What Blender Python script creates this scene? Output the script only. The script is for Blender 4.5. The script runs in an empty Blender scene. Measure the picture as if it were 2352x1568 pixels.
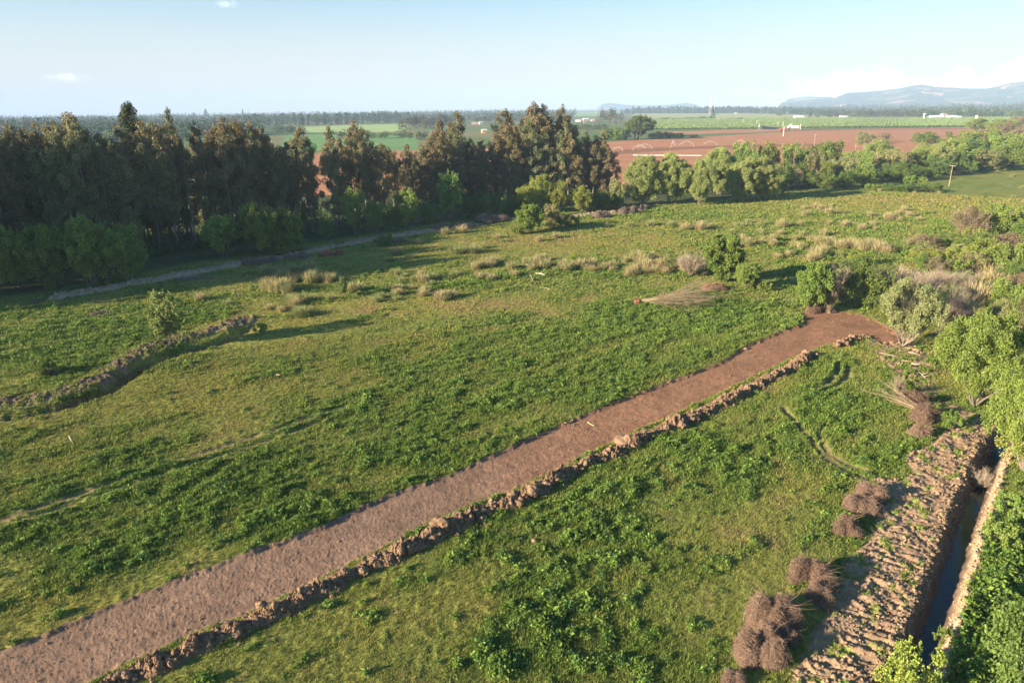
import bpy, math, random
import numpy as np
from mathutils import Matrix, Vector

# ------------------------------------------------------------------ camera, world, sun, exposure
SC = bpy.context.scene
COL = SC.collection
H = 35.0                       # camera height
F = 1568.0                     # focal length in the 2352 px wide measuring frame
CX, CY = 1176.0, 784.0
PITCH, ROLL = math.radians(18.8), math.radians(0.72)
FWD = np.array([0, math.cos(PITCH), -math.sin(PITCH)])
UP0 = np.array([0, math.sin(PITCH), math.cos(PITCH)])
RT0 = np.array([1.0, 0, 0])
cR, sR = math.cos(ROLL), math.sin(ROLL)
RT = cR * RT0 - sR * UP0
UP = sR * RT0 + cR * UP0
cam = bpy.data.cameras.new('camera')
cam.lens = 24.0
cam.sensor_width = 36.0
cam.clip_start = 0.5
cam.clip_end = 60000
camo = bpy.data.objects.new('camera', cam)
COL.objects.link(camo)
camo.matrix_world = Matrix(((RT[0], UP[0], -FWD[0], 0), (RT[1], UP[1], -FWD[1], 0), (RT[2], UP[2], -FWD[2], H), (0, 0, 0, 1)))
SC.camera = camo

SUN_EL = math.radians(16.0)
SUN_AZ = math.radians(204.5)   # math angle the light comes FROM
sd = Vector((math.cos(SUN_EL) * math.cos(SUN_AZ), math.cos(SUN_EL) * math.sin(SUN_AZ), math.sin(SUN_EL)))
sl = bpy.data.lights.new('sun', 'SUN')
sl.energy = 5.0
sl.angle = math.radians(0.55)
sl.color = (1.0, 0.83, 0.60)
so = bpy.data.objects.new('sun', sl)
COL.objects.link(so)
so.rotation_euler = sd.to_track_quat('Z', 'Y').to_euler()

W = bpy.data.worlds.new('World')
SC.world = W
W.use_nodes = True
EXPOSURE = 1.80
SC.view_settings.view_transform = 'Standard'
SC.view_settings.look = 'None'
SC.view_settings.exposure = EXPOSURE
SC.view_settings.gamma = 1.0
cy = SC.cycles
cy.max_bounces = 5
cy.diffuse_bounces = 3
cy.glossy_bounces = 2
cy.transmission_bounces = 3
cy.transparent_max_bounces = 6
cy.volume_bounces = 0
cy.caustics_reflective = False
cy.caustics_refractive = False
cy.use_denoising = True
cy.denoiser = 'OPENIMAGEDENOISE'
cy.denoising_input_passes = 'RGB_ALBEDO_NORMAL'
cy.denoising_prefilter = 'ACCURATE'
cy.sample_clamp_direct = 8.0
cy.use_adaptive_sampling = True
cy.adaptive_threshold = 0.02
cy.sample_clamp_indirect = 3.0


def NT(tree):
    nd, lk = tree.nodes, tree.links

    def n(kind, **kw):
        o = nd.new(kind)
        ins = kw.pop('ins', {})
        for k, v in kw.items():
            setattr(o, k, v)
        for k, v in ins.items():
            s = o.inputs[k]
            if isinstance(v, bpy.types.NodeSocket):
                lk.new(v, s)
            else:
                s.default_value = v
        return o
    return nd, lk, n


def build_world():
    nd, lk, n = NT(W.node_tree)
    nd.clear()
    sky = n('ShaderNodeTexSky', sky_type='NISHITA', sun_disc=False)
    sky.sun_elevation = SUN_EL
    # Nishita rotation: 0 = sun towards +Y, clockwise from above
    sky.sun_rotation = math.radians(90) - SUN_AZ
    sky.altitude = 150
    sky.air_density = 1.0
    sky.dust_density = 0.6
    sky.ozone_density = 1.0
    tc = n('ShaderNodeTexCoord')
    sep = n('ShaderNodeSeparateXYZ', ins={0: tc.outputs['Generated']})

    def m(op, a, b=None, c=None, clamp=False):
        o = n('ShaderNodeMath', operation=op, use_clamp=clamp)
        for i, v in enumerate((a, b, c)):
            if v is None:
                continue
            if isinstance(v, bpy.types.NodeSocket):
                lk.new(v, o.inputs[i])
            else:
                o.inputs[i].default_value = v
        return o.outputs[0]
    az = m('ARCTAN2', sep.outputs[0], sep.outputs[1])      # 0 ahead, + to the right
    el = m('ARCSINE', sep.outputs[2])
    vec = n('ShaderNodeCombineXYZ', ins={0: az, 1: el, 2: 0.0}).outputs[0]
    mp = n('ShaderNodeMapping', ins={0: vec, 3: (1.0, 1.35, 1.0)})
    no1 = n('ShaderNodeTexNoise', ins={'Vector': mp.outputs[0], 'Scale': 17.0, 'Detail': 9.0, 'Roughness': 0.58, 'Distortion': 0.3})
    no2 = n('ShaderNodeTexNoise', ins={'Vector': mp.outputs[0], 'Scale': 60.0, 'Detail': 7.0, 'Roughness': 0.62})
    # height of the cumulus tops over azimuth (radians)
    azn = m('DIVIDE', az, 1.0)
    ramp = n('ShaderNodeFloatCurve')
    lk.new(azn, ramp.inputs['Value'])
    cv = ramp.mapping.curves[0]
    pts = [(0.0, 0.0), (0.22, 0.12), (0.298, 0.29), (0.339, 0.32), (0.402, 0.41), (0.435, 0.50), (0.455, 0.55), (0.488, 0.51), (0.509, 0.43), (0.53, 0.46), (0.553, 0.53), (0.578, 0.44), (0.605, 0.57), (0.7, 0.6), (1.0, 0.4)]
    cv.points[0].location = pts[0]
    cv.points[1].location = pts[-1]
    for p in pts[1:-1]:
        cv.points.new(*p)
    ramp.mapping.update()
    top = m('MULTIPLY', ramp.outputs[0], 0.079)
    d = m('SUBTRACT', top, el)
    d2 = m('ADD', m('MULTIPLY', d, 75.0), m('MULTIPLY', m('SUBTRACT', no1.outputs[0], 0.5), 2.6))
    d3 = m('ADD', d2, m('MULTIPLY', m('SUBTRACT', no2.outputs[0], 0.5), 2.6))
    cum = n('ShaderNodeMapRange', interpolation_type='SMOOTHSTEP', ins={0: d3, 1: 0.0, 2: 0.7, 3: 0.0, 4: 1.0}).outputs[0]
    azok = n('ShaderNodeMapRange', interpolation_type='SMOOTHSTEP', ins={0: az, 1: 0.24, 2: 0.44, 3: 0.0, 4: 0.95}).outputs[0]
    cum = m('MULTIPLY', cum, azok)
    low = n('ShaderNodeMapRange', interpolation_type='SMOOTHSTEP', ins={0: el, 1: 0.004, 2: 0.03, 3: 0.35, 4: 1.0}).outputs[0]
    cum = m('MULTIPLY', cum, low)

    def puff(a0, e0, ra, re, strength):
        da = m('DIVIDE', m('SUBTRACT', az, a0), ra)
        de = m('DIVIDE', m('SUBTRACT', el, e0), re)
        r2 = m('ADD', m('MULTIPLY', da, da), m('MULTIPLY', de, de))
        g = m('SUBTRACT', 1.0, r2)
        g = m('ADD', g, m('MULTIPLY', m('SUBTRACT', no2.outputs[0], 0.55), 5.0))
        return m('MULTIPLY', n('ShaderNodeMapRange', interpolation_type='SMOOTHSTEP', ins={0: g, 1: 0.0, 2: 1.6, 3: 0.0, 4: 1.0}).outputs[0], strength)

    def azel(x, y):
        v = FWD + (x - CX) / F * RT - (y - CY) / F * UP
        v = v / np.linalg.norm(v)
        return math.atan2(v[0], v[1]), math.asin(v[2])
    a1, e1 = azel(158, 181)
    a2, e2 = azel(521, 10)
    a3, e3 = azel(1700, 205)
    p = m('MAXIMUM', puff(a1, e1, 0.026, 0.006, 0.34), puff(a2, e2, 0.014, 0.011, 0.26))
    p = m('MAXIMUM', p, puff(a3, e3, 0.05, 0.006, 0.3))
    allc = m('MAXIMUM', cum, p, clamp=True)
    # undersides a bit greyer, by the puff noise
    shade = n('ShaderNodeMapRange', ins={0: no2.outputs[0], 1: 0.35, 2: 0.62, 3: 0.0, 4: 1.0}).outputs[0]
    ccol = n('ShaderNodeMix', data_type='RGBA', ins={0: shade, 6: (7.5, 7.7, 8.0, 1), 7: (11.5, 11.2, 11.2, 1)}).outputs[2]
    tint = n('ShaderNodeMix', data_type='RGBA', blend_type='MULTIPLY', ins={0: 1.0, 6: sky.outputs[0], 7: SKY_TINT}).outputs[2]
    # bright pale haze towards the horizon, as in spring haze
    hz = n('ShaderNodeMapRange', interpolation_type='SMOOTHSTEP', ins={0: el, 1: 0.0, 2: 0.22, 3: 0.95, 4: 0.0}).outputs[0]
    tint = n('ShaderNodeMix', data_type='RGBA', ins={0: hz, 6: tint, 7: HORIZON}).outputs[2]
    mx = n('ShaderNodeMix', data_type='RGBA', ins={0: allc, 6: tint, 7: ccol}).outputs[2]
    bg = n('ShaderNodeBackground', ins={0: mx, 1: 0.0575})
    out = n('ShaderNodeOutputWorld', ins={0: bg.outputs[0]})


SKY_TINT = (0.48, 0.86, 1.08, 1)
HORIZON = (4.75, 4.4, 4.2, 1)
build_world()

# ------------------------------------------------------------------ helpers
def ray(x, y):
    return FWD + (x - CX) / F * RT - (y - CY) / F * UP


def at(x, y, z=0.0):
    d = ray(x, y)
    if d[2] > -0.0035:
        d = d.copy(); d[2] = -0.0035
    t = (H - z) / -d[2]
    return np.array([d[0] * t, d[1] * t])


def ats(pts, z=0.0):
    return np.array([at(p[0], p[1], z) for p in pts])


def proj(X, Y, Z=0.0):
    """world -> measuring frame pixels"""
    dz = Z - H
    df = X * FWD[0] + Y * FWD[1] + dz * FWD[2]
    u = (X * RT[0] + Y * RT[1] + dz * RT[2]) / df
    v = (X * UP[0] + Y * UP[1] + dz * UP[2]) / df
    return CX + u * F, CY - v * F


def height_of(x, yb, yt):
    P = at(x, yb)
    d = ray(x, yt)
    t = P[1] / d[1]
    return H + d[2] * t


def width_of(x, yb, dx):
    P = at(x, yb)
    return dx / F * (P[1] * FWD[1] - H * FWD[2])


def hsh(xi, yi, seed):
    h = (xi.astype(np.int64) * 374761393 + yi.astype(np.int64) * 668265263 + seed * 974634777) & 0xffffffff
    h = ((h ^ (h >> 13)) * 1274126177) & 0xffffffff
    return (h ^ (h >> 16)) & 0xffffffff


def perlin(x, y, seed=0):
    x0 = np.floor(x); y0 = np.floor(y)
    fx = x - x0; fy = y - y0
    u = fx * fx * fx * (fx * (fx * 6 - 15) + 10)
    v = fy * fy * fy * (fy * (fy * 6 - 15) + 10)
    x0 = x0.astype(np.int64); y0 = y0.astype(np.int64)

    def g(ix, iy, dx, dy):
        a = hsh(ix, iy, seed) * (2 * math.pi / 4294967296.0)
        return np.cos(a) * dx + np.sin(a) * dy
    a = g(x0, y0, fx, fy); b = g(x0 + 1, y0, fx - 1, fy)
    c = g(x0, y0 + 1, fx, fy - 1); d = g(x0 + 1, y0 + 1, fx - 1, fy - 1)
    return ((a + (b - a) * u) * (1 - v) + (c + (d - c) * u) * v) * 1.5


def fbm(x, y, scale, octv=3, seed=0, rough=0.5):
    s = 0; amp = 1.0; f = 1.0 / scale
    for i in range(octv):
        s = s + amp * perlin(x * f + 17.3 * i, y * f - 9.1 * i, seed + i * 7)
        amp *= rough; f *= 2.03
    return s


def sstep(a, b, x):
    t = np.clip((x - a) / (b - a), 0, 1)
    return t * t * (3 - 2 * t)


def dist_poly(X, Y, P, closed=False):
    """distance to a polyline, signed by side (left of travel = +), and position along it"""
    best = np.full(X.shape, 1e9); sgn = np.ones(X.shape); along = np.zeros(X.shape)
    n = len(P)
    acc = 0.0
    for i in range(n if closed else n - 1):
        a = P[i]; b = P[(i + 1) % n]
        d = b - a; L2 = d @ d
        t = np.clip(((X - a[0]) * d[0] + (Y - a[1]) * d[1]) / L2, 0, 1)
        ex = X - (a[0] + t * d[0]); ey = Y - (a[1] + t * d[1])
        dd = np.hypot(ex, ey)
        m = dd < best
        best = np.where(m, dd, best)
        sgn = np.where(m, np.where(d[0] * (Y - a[1]) - d[1] * (X - a[0]) > 0, 1.0, -1.0), sgn)
        L = math.sqrt(L2)
        along = np.where(m, acc + t * L, along)
        acc += L
    return best, sgn, along


def inside(X, Y, P):
    r = np.zeros(X.shape, bool)
    n = len(P)
    for i in range(n):
        x1, y1 = P[i]; x2, y2 = P[(i + 1) % n]
        if y1 == y2:
            continue
        c = ((y1 > Y) != (y2 > Y)) & (X < (x2 - x1) * (Y - y1) / (y2 - y1) + x1)
        r ^= c
    return r


def sdf(X, Y, P):
    """negative inside"""
    d, _, _ = dist_poly(X, Y, P, True)
    return np.where(inside(X, Y, P), -d, d)


# ---- mesh making
def make_mesh(name, V, faces, col=None, smooth=False):
    """faces: list of int arrays (n,k)"""
    me = bpy.data.meshes.new(name)
    V = np.ascontiguousarray(V, np.float32)
    me.vertices.add(len(V))
    me.vertices.foreach_set('co', V.ravel())
    loops = np.concatenate([f.ravel() for f in faces]).astype(np.int32)
    tot = np.concatenate([np.full(len(f), f.shape[1], np.int32) for f in faces])
    start = np.concatenate([[0], np.cumsum(tot)[:-1]]).astype(np.int32)
    me.loops.add(len(loops))
    me.loops.foreach_set('vertex_index', loops)
    me.polygons.add(len(tot))
    me.polygons.foreach_set('loop_start', start)
    me.polygons.foreach_set('loop_total', tot)
    me.update(calc_edges=True)
    me.polygons.foreach_set('use_smooth', np.full(len(tot), smooth, bool))
    if col is not None:
        a = me.color_attributes.new('Col', 'FLOAT_COLOR', 'POINT')
        c = np.ones((len(V), 4), np.float32)
        c[:, :3] = col
        a.data.foreach_set('color', c.ravel())
    return me


class MB:
    """collects pieces of one mesh"""
    def __init__(s):
        s.v = []; s.f = {}; s.c = []; s.n = 0

    def add(s, V, Fc, col=(1, 1, 1)):
        V = np.asarray(V, float).reshape(-1, 3)
        Fs = Fc if isinstance(Fc, list) else [Fc]
        for f in Fs:
            f = np.asarray(f)
            s.f.setdefault(f.shape[1], []).append(f + s.n)
        s.v.append(V)
        c = np.asarray(col, float)
        s.c.append(np.broadcast_to(c, (len(V), 3)))
        s.n += len(V)
        return s

    def mesh(s, name, mat=None, smooth=False):
        me = make_mesh(name, np.concatenate(s.v), [np.concatenate(x) for x in s.f.values()], np.concatenate(s.c), smooth)
        if mat:
            me.materials.append(mat)
        return me

    def box(s, x0, x1, y0, y1, z0, z1, col=(1, 1, 1)):
        V = [(x, y, z) for z in (z0, z1) for y in (y0, y1) for x in (x0, x1)]
        return s.add(V, np.array([(0, 2, 3, 1), (4, 5, 7, 6), (0, 1, 5, 4), (2, 6, 7, 3), (0, 4, 6, 2), (1, 3, 7, 5)]), col)


def tubes(P, R, sides=5):
    """P (n,k,3) polylines, R (n,k) radii -> verts, quad faces"""
    P = np.asarray(P, float); R = np.asarray(R, float)
    if P.ndim == 2:
        P = P[None]; R = R[None]
    n, k, _ = P.shape
    T = np.gradient(P, axis=1)
    T /= np.linalg.norm(T, axis=2, keepdims=True) + 1e-9
    ref = np.where(np.abs(T[..., 2:3]) > 0.9, np.array([1.0, 0, 0]), np.array([0, 0, 1.0]))
    A = np.cross(T, ref); A /= np.linalg.norm(A, axis=2, keepdims=True) + 1e-9
    B = np.cross(T, A)
    ang = np.arange(sides) * 2 * math.pi / sides
    V = P[:, :, None, :] + R[:, :, None, None] * (np.cos(ang)[None, None, :, None] * A[:, :, None, :] + np.sin(ang)[None, None, :, None] * B[:, :, None, :])
    V = V.reshape(-1, 3)
    i = np.arange(n)[:, None, None] * k * sides
    j = np.arange(k - 1)[None, :, None] * sides
    a = np.arange(sides)[None, None, :]
    b = (a + 1) % sides
    Fq = np.stack([i + j + a, i + j + b, i + j + sides + b, i + j + sides + a], -1).reshape(-1, 4)
    return V, Fq


def leaf_quads(C, size, rng, aspect=0.55, up=0.3, droop=0.0, outdir=None):
    """one bent rhombus leaf spray per centre"""
    n = len(C)
    D = rng.normal(size=(n, 3))
    if outdir is not None:
        D = D * 0.8 + outdir * 1.0
    D[:, 2] -= droop
    D /= np.linalg.norm(D, axis=1, keepdims=True) + 1e-9
    N = rng.normal(size=(n, 3)); N[:, 2] += up
    S = np.cross(D, N); S /= np.linalg.norm(S, axis=1, keepdims=True) + 1e-9
    sz = np.asarray(size) * rng.uniform(0.65, 1.35, n)
    L = (D * sz[:, None]); Wd = S * (sz * aspect)[:, None]
    V = np.stack([C - L * .5, C - Wd * .5 + L * .05, C + L * .5, C + Wd * .5 + L * .05], 1).reshape(-1, 3)
    Fq = np.arange(4 * n).reshape(n, 4)
    return V, Fq


# ---- materials
def mat_attr(name, rough=0.85, transl=0.0, noise=0.0, nscale=1.0, bump=0.0, bscale=1.0, rnd=0.0, spec=0.25, far=False, hue=0.0):
    m = bpy.data.materials.new(name)
    m.use_nodes = True
    nd, lk, n = NT(m.node_tree)
    nd.clear()
    at_ = n('ShaderNodeAttribute', attribute_name='Col')
    col = at_.outputs['Color']
    tc = n('ShaderNodeTexCoord')
    if rnd > 0:
        oi = n('ShaderNodeObjectInfo')
        mr = n('ShaderNodeMapRange', ins={0: oi.outputs['Random'], 1: 0.0, 2: 1.0, 3: 1 - rnd, 4: 1 + rnd})
        r2 = n('ShaderNodeMath', operation='FRACT', ins={0: n('ShaderNodeMath', operation='MULTIPLY', ins={0: oi.outputs['Random'], 1: 7.31}).outputs[0]})
        hv = n('ShaderNodeHueSaturation', ins={'Color': col})
        lk.new(mr.outputs[0], hv.inputs['Value'])
        hh = n('ShaderNodeMapRange', ins={0: r2.outputs[0], 1: 0.0, 2: 1.0, 3: 0.5 - hue, 4: 0.5 + hue})
        lk.new(hh.outputs[0], hv.inputs['Hue'])
        col = hv.outputs[0]
    if noise > 0:
        no = n('ShaderNodeTexNoise', ins={'Vector': tc.outputs['Object'], 'Scale': nscale, 'Detail': 6.0, 'Roughness': 0.6})
        mr = n('ShaderNodeMapRange', ins={0: no.outputs[0], 1: 0.25, 2: 0.75, 3: 1 - noise, 4: 1 + noise})
        mu = n('ShaderNodeVectorMath', operation='SCALE')
        lk.new(col, mu.inputs[0]); lk.new(mr.outputs[0], mu.inputs['Scale'])
        col = mu.outputs[0]
    bs = n('ShaderNodeBsdfPrincipled', ins={'Roughness': rough, 'Specular IOR Level': spec})
    lk.new(col, bs.inputs['Base Color'])
    if bump > 0:
        bn = n('ShaderNodeTexNoise', ins={'Vector': tc.outputs['Object'], 'Scale': bscale, 'Detail': 5.0, 'Roughness': 0.65})
        bp = n('ShaderNodeBump', ins={'Height': bn.outputs[0], 'Strength': 1.0, 'Distance': bump})
        lk.new(bp.outputs[0], bs.inputs['Normal'])
    sh = bs.outputs[0]
    if transl > 0:
        tr = n('ShaderNodeBsdfTranslucent')
        lk.new(col, tr.inputs[0])
        sh = n('ShaderNodeMixShader', ins={0: transl, 1: sh, 2: tr.outputs[0]}).outputs[0]
    n('ShaderNodeOutputMaterial', ins={0: sh})
    return m


M_GROUND = mat_attr('meadow_soil', 0.95, noise=0.35, nscale=1.7, bump=0.10, bscale=4.0, spec=0.1)
M_DIRT = mat_attr('bare_earth', 0.95, noise=0.22, nscale=2.2, bump=0.05, bscale=7.0, spec=0.1)
M_FIELD = mat_attr('far_field', 0.95, noise=0.12, nscale=0.25, bump=0.12, bscale=1.2, spec=0.1)
M_GRASS = mat_attr('grass_blades', 0.7, transl=0.25, spec=0.2)
M_LEAF = mat_attr('tree_leaves', 0.65, transl=0.22, rnd=0.16, hue=0.012, spec=0.25)
M_EUC = mat_attr('eucalyptus_leaves', 0.6, transl=0.15, rnd=0.22, hue=0.02, spec=0.3)
M_BARK = mat_attr('bark', 0.9, noise=0.3, nscale=3.0, rnd=0.15, spec=0.15)
M_TWIG = mat_attr('dry_twigs', 0.85, rnd=0.12, spec=0.15)
M_PAINT = mat_attr('painted_surface', 0.5, noise=0.06, nscale=2.0, spec=0.4)
M_MTN = mat_attr('hillside', 0.95, noise=0.2, nscale=0.01, spec=0.05)


def simple_mat(name, col, rough=0.5, metal=0.0, spec=0.5):
    m = bpy.data.materials.new(name)
    m.use_nodes = True
    nd, lk, n = NT(m.node_tree)
    b = nd['Principled BSDF']
    b.inputs['Base Color'].default_value = (*col, 1)
    b.inputs['Roughness'].default_value = rough
    b.inputs['Metallic'].default_value = metal
    b.inputs['Specular IOR Level'].default_value = spec
    return m


def M_water():
    m = bpy.data.materials.new('ditch_water')
    m.use_nodes = True
    nd, lk, n = NT(m.node_tree)
    b = nd['Principled BSDF']
    b.inputs['Base Color'].default_value = (0.012, 0.018, 0.02, 1)
    b.inputs['Roughness'].default_value = 0.06
    b.inputs['IOR'].default_value = 1.33
    tc = n('ShaderNodeTexCoord')
    no = n('ShaderNodeTexNoise', ins={'Vector': tc.outputs['Object'], 'Scale': 6.0, 'Detail': 3.0})
    bp = n('ShaderNodeBump', ins={'Height': no.outputs[0], 'Strength': 0.25, 'Distance': 0.02})
    lk.new(bp.outputs[0], b.inputs['Normal'])
    return m


# ---- object bookkeeping
def tag(o, label=None, cat=None, group=None, kind=None):
    if label: o['label'] = label
    if cat: o['category'] = cat
    if group: o['group'] = group
    if kind: o['kind'] = kind
    return o


def link(name, me, parent=None):
    o = bpy.data.objects.new(name, me)
    COL.objects.link(o)
    if parent is not None:
        o.parent = parent
    return o


def empty(name, loc=(0, 0, 0)):
    o = bpy.data.objects.new(name, None)
    o.empty_display_size = 0.5
    o.location = loc
    COL.objects.link(o)
    return o


AUTO = []      # (object, look, noun) labelled at the end from landmarks
LANDMARKS = []


def place(proto, loc, s=(1, 1, 1), rz=0.0, name=None, **tags):
    """proto: dict name, parts [(part name, mesh)]; one part named None = a thing of one mesh"""
    if len(proto['parts']) == 1 and proto['parts'][0][0] is None:
        r = link(name or proto['name'], proto['parts'][0][1])
    else:
        r = empty(name or proto['name'])
        for pn, me in proto['parts']:
            link(pn, me, r)
    r.location = loc
    r.scale = s
    r.rotation_euler = (tags.pop('rx', 0.0), tags.pop('ry', 0.0), rz)
    tag(r, **tags)
    return r


# ------------------------------------------------------------------ ground plan (traced in measuring-frame pixels)
STRIP_TOP = [(-260, 1590), (0, 1488), (82, 1459), (249, 1386), (376, 1338), (588, 1259), (735, 1208), (804, 1173), (914, 1126), (1031, 1086), (1170, 1024), (1280, 976), (1371, 939), (1537, 875), (1594, 857), (1665, 826), (1701, 799), (1792, 762), (1846, 744), (1842, 717), (1916, 712), (1979, 719), (2032, 742), (2095, 785)]
STRIP_BOT = [(2075, 800), (1974, 774), (1908, 790), (1834, 818), (1722, 870), (1665, 897), (1573, 939), (1426, 1005), (1317, 1057), (1170, 1126), (1060, 1170), (914, 1240), (804, 1290), (683, 1351), (547, 1413), (444, 1450), (308, 1512), (191, 1568), (-20, 1690)]
STRIP = ats(STRIP_TOP + STRIP_BOT)
BERM_PX = [(140, 1640), (308, 1546), (427, 1502), (495, 1464), (632, 1406), (735, 1358), (804, 1320), (888, 1279), (958, 1249), (1031, 1214), (1115, 1177), (1218, 1133), (1280, 1099), (1335, 1073), (1426, 1033), (1500, 997), (1591, 961), (1665, 922), (1743, 884), (1813, 851), (1878, 814)]
BERM = ats(BERM_PX)
BERM2 = ats([(1912, 800), (1937, 791), (1965, 780), (1993, 770)])
TILL = ats([(1790, 1620), (1812, 1568), (1851, 1481), (1920, 1379), (1939, 1296), (1998, 1233), (2027, 1140), (2012, 1096), (2066, 1098), (2100, 1085), (2071, 1047), (2144, 1013), (2183, 970), (2240, 945), (2275, 990), (2285, 1023), (2256, 1067), (2212, 1140), (2173, 1243), (2119, 1379), (2095, 1437), (2037, 1568), (2010, 1640)])
DEB = ats([(1985, 768), (2040, 742), (2100, 780), (2135, 830), (2160, 900), (2200, 930), (2255, 950), (2190, 975), (2130, 905), (2080, 890), (2050, 860), (2015, 830)])
DITCH = ats([(2330, 985), (2296, 1030), (2268, 1080), (2250, 1130), (2222, 1210), (2193, 1300), (2165, 1385), (2138, 1465), (2100, 1568), (2060, 1660)], -0.9)
LIP_L = ats([(-300, 1010), (0, 970), (79, 957), (154, 940), (219, 919), (260, 906), (308, 872), (359, 841), (437, 810), (495, 798), (540, 779), (574, 760), (592, 738), (600, 728)])
SPOIL = ats([(-300, 985), (0, 925), (60, 922), (140, 905), (215, 880), (270, 845), (330, 805), (400, 785), (470, 765), (520, 745), (560, 735)])
RUT1 = ats([(-200, 1260), (0, 1194), (120, 1155), (239, 1116), (260, 1108), (427, 1053), (598, 998), (718, 957), (790, 934)])
RUT2 = ats([(-200, 1275), (0, 1208), (120, 1171), (256, 1130), (376, 1090), (500, 1050), (640, 1004), (740, 968)])
BANK = ats([(130, 686), (150, 681), (280, 657), (400, 637), (520, 614), (640, 592), (760, 570), (880, 549), (960, 536), (1050, 521), (1140, 510), (1200, 505), (1320, 498), (1400, 491), (1470, 485)])
CURVES = [ats([(1925, 838), (1921, 862), (1895, 885), (1860, 897)]), ats([(1948, 842), (1947, 866), (1922, 888), (1885, 903)]),
          ats([(1800, 935), (1830, 975), (1858, 1005), (1900, 1055)]), ats([(1878, 1000), (1905, 1040), (1960, 1070), (2010, 1085)]), ats([(1905, 1050), (1950, 1085), (2000, 1100)])]
BROWN = ats([(560, 405), (640, 372), (740, 350), (1000, 345), (1300, 333), (1425, 324), (1500, 319.5), (1560, 317), (1640, 313), (1715, 309), (1795, 304), (1900, 297.5), (2010, 296), (2150, 294), (2300, 292.5), (2420, 292), (2420, 318), (2200, 340), (1960, 375), (1700, 395), (1440, 425), (1000, 440), (700, 450)])
BROWN2 = ats([(1506, 310), (1512, 303), (1600, 301), (1700, 298), (1795, 296), (1830, 298), (1795, 301), (1700, 305), (1600, 308.5)])
# far fields: (name, polygon, colour)
FIELDS = [
    ('pale_crop_field', [(683, 292), (800, 288), (941, 284), (948, 290), (905, 303), (851, 304), (752, 304), (683, 306)], (0.30, 0.40, 0.14)),
    ('dark_crop_field', [(640, 345), (660, 310), (760, 308), (905, 307), (960, 318), (960, 345), (800, 348)], (0.14, 0.25, 0.08)),
    ('orchard_field', [(1500, 299), (1498, 276), (1700, 273.5), (2010, 271.5), (2420, 271), (2420, 289), (2290, 291), (2010, 293.5), (1830, 295), (1700, 296.5), (1600, 298)], (0.26, 0.31, 0.10)),
    ('back_field', [(1450, 268), (1460, 261), (1700, 261), (1870, 264), (1990, 270), (1700, 271), (1500, 273)], (0.33, 0.34, 0.13)),
    ('back_meadow', [(1310, 268), (1330, 258), (1420, 257), (1430, 266)], (0.22, 0.33, 0.11)),
]
FIELDS = [(a, ats(b), c) for a, b, c in FIELDS]
BLACK_NET = ats([(1748, 289.5), (1797, 293.8), (1780, 297.6), (1752, 297)])

# lush weeds, yellowed turf, dry turf: soft blobs (x, y, rx, ry, strength)
LUSH = [(300, 760, 160, 50, .9), (80, 800, 160, 60, .9), (420, 720, 120, 30, .8), (250, 1150, 400, 60, .6), (500, 1060, 300, 50, .6), (150, 1260, 260, 70, .7), (650, 1160, 300, 70, .8), (950, 960, 260, 70, .8),
        (1250, 830, 300, 70, .9), (1450, 730, 250, 60, .9), (1650, 730, 200, 50, .8), (1150, 1030, 250, 45, .5), (1350, 900, 200, 50, .7), (1400, 1200, 180, 120, .9), (1280, 1360, 170, 130, 1.0), (1230, 1500, 160, 90, 1.0), (1650, 1050, 230, 90, .8),
        (1980, 950, 150, 100, .6), (1880, 830, 120, 40, .6), (2290, 1300, 90, 200, 1.0), (2260, 1500, 120, 120, 1.0), (1000, 650, 260, 24, .9), (1450, 620, 300, 20, .8), (1750, 560, 240, 40, .6), (2000, 520, 240, 45, .5), (2120, 600, 160, 30, .6), (1550, 490, 180, 15, .7), (1900, 1000, 150, 80, .6), (2210, 1010, 60, 40, .6), (2100, 900, 60, 40, .5), (2150, 430, 220, 20, .35)]
BARE = [(880, 1480, 330, 110, .9), (700, 770, 320, 40, .9), (480, 930, 300, 50, .6), (1150, 690, 260, 34, 1.0), (800, 640, 220, 20, .6), (1300, 560, 340, 26, .8), (900, 590, 300, 16, .8), (1700, 1250, 160, 160, .8), (1650, 1450, 120, 120, .7), (2000, 470, 300, 26, .6), (300, 1400, 200, 50, .6), (1500, 650, 200, 12, .7), (480, 655, 80, 12, .8), (1350, 960, 130, 25, .5)]
YELLOW = [(900, 700, 300, 26, 1.0), (700, 620, 300, 20, .9), (1300, 560, 380, 26, .8), (450, 900, 260, 60, .7), (150, 1030, 200, 60, .7), (120, 1380, 220, 80, .9), (1400, 1300, 130, 80, .4), (2100, 465, 300, 24, .8), (2250, 400, 160, 12, .6), (1900, 1480, 100, 90, .3), (620, 745, 140, 28, .9), (900, 1400, 300, 90, .25), (380, 665, 200, 12, .6), (1560, 520, 300, 14, .5), (2280, 620, 200, 60, .5)]
DRYB = [(1120, 705, 160, 16, 1.0), (820, 715, 90, 8, .9), (1050, 750, 70, 8, .6), (600, 640, 160, 8, .8), (1300, 545, 320, 12, .5), (2100, 458, 250, 8, .8), (1390, 1215, 40, 20, .5), (1960, 1080, 60, 20, .5), (2180, 600, 140, 60, .5), (1150, 560, 180, 8, .6), (1900, 555, 200, 40, .45), (900, 460, 60, 5, .3), (1330, 590, 260, 8, .3)]


def blobs(px, py, L):
    s = np.zeros(px.shape)
    for x, y, rx, ry, k in L:
        s += k * np.exp(-((px - x) / rx) ** 2 - ((py - y) / ry) ** 2)
    return s


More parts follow.
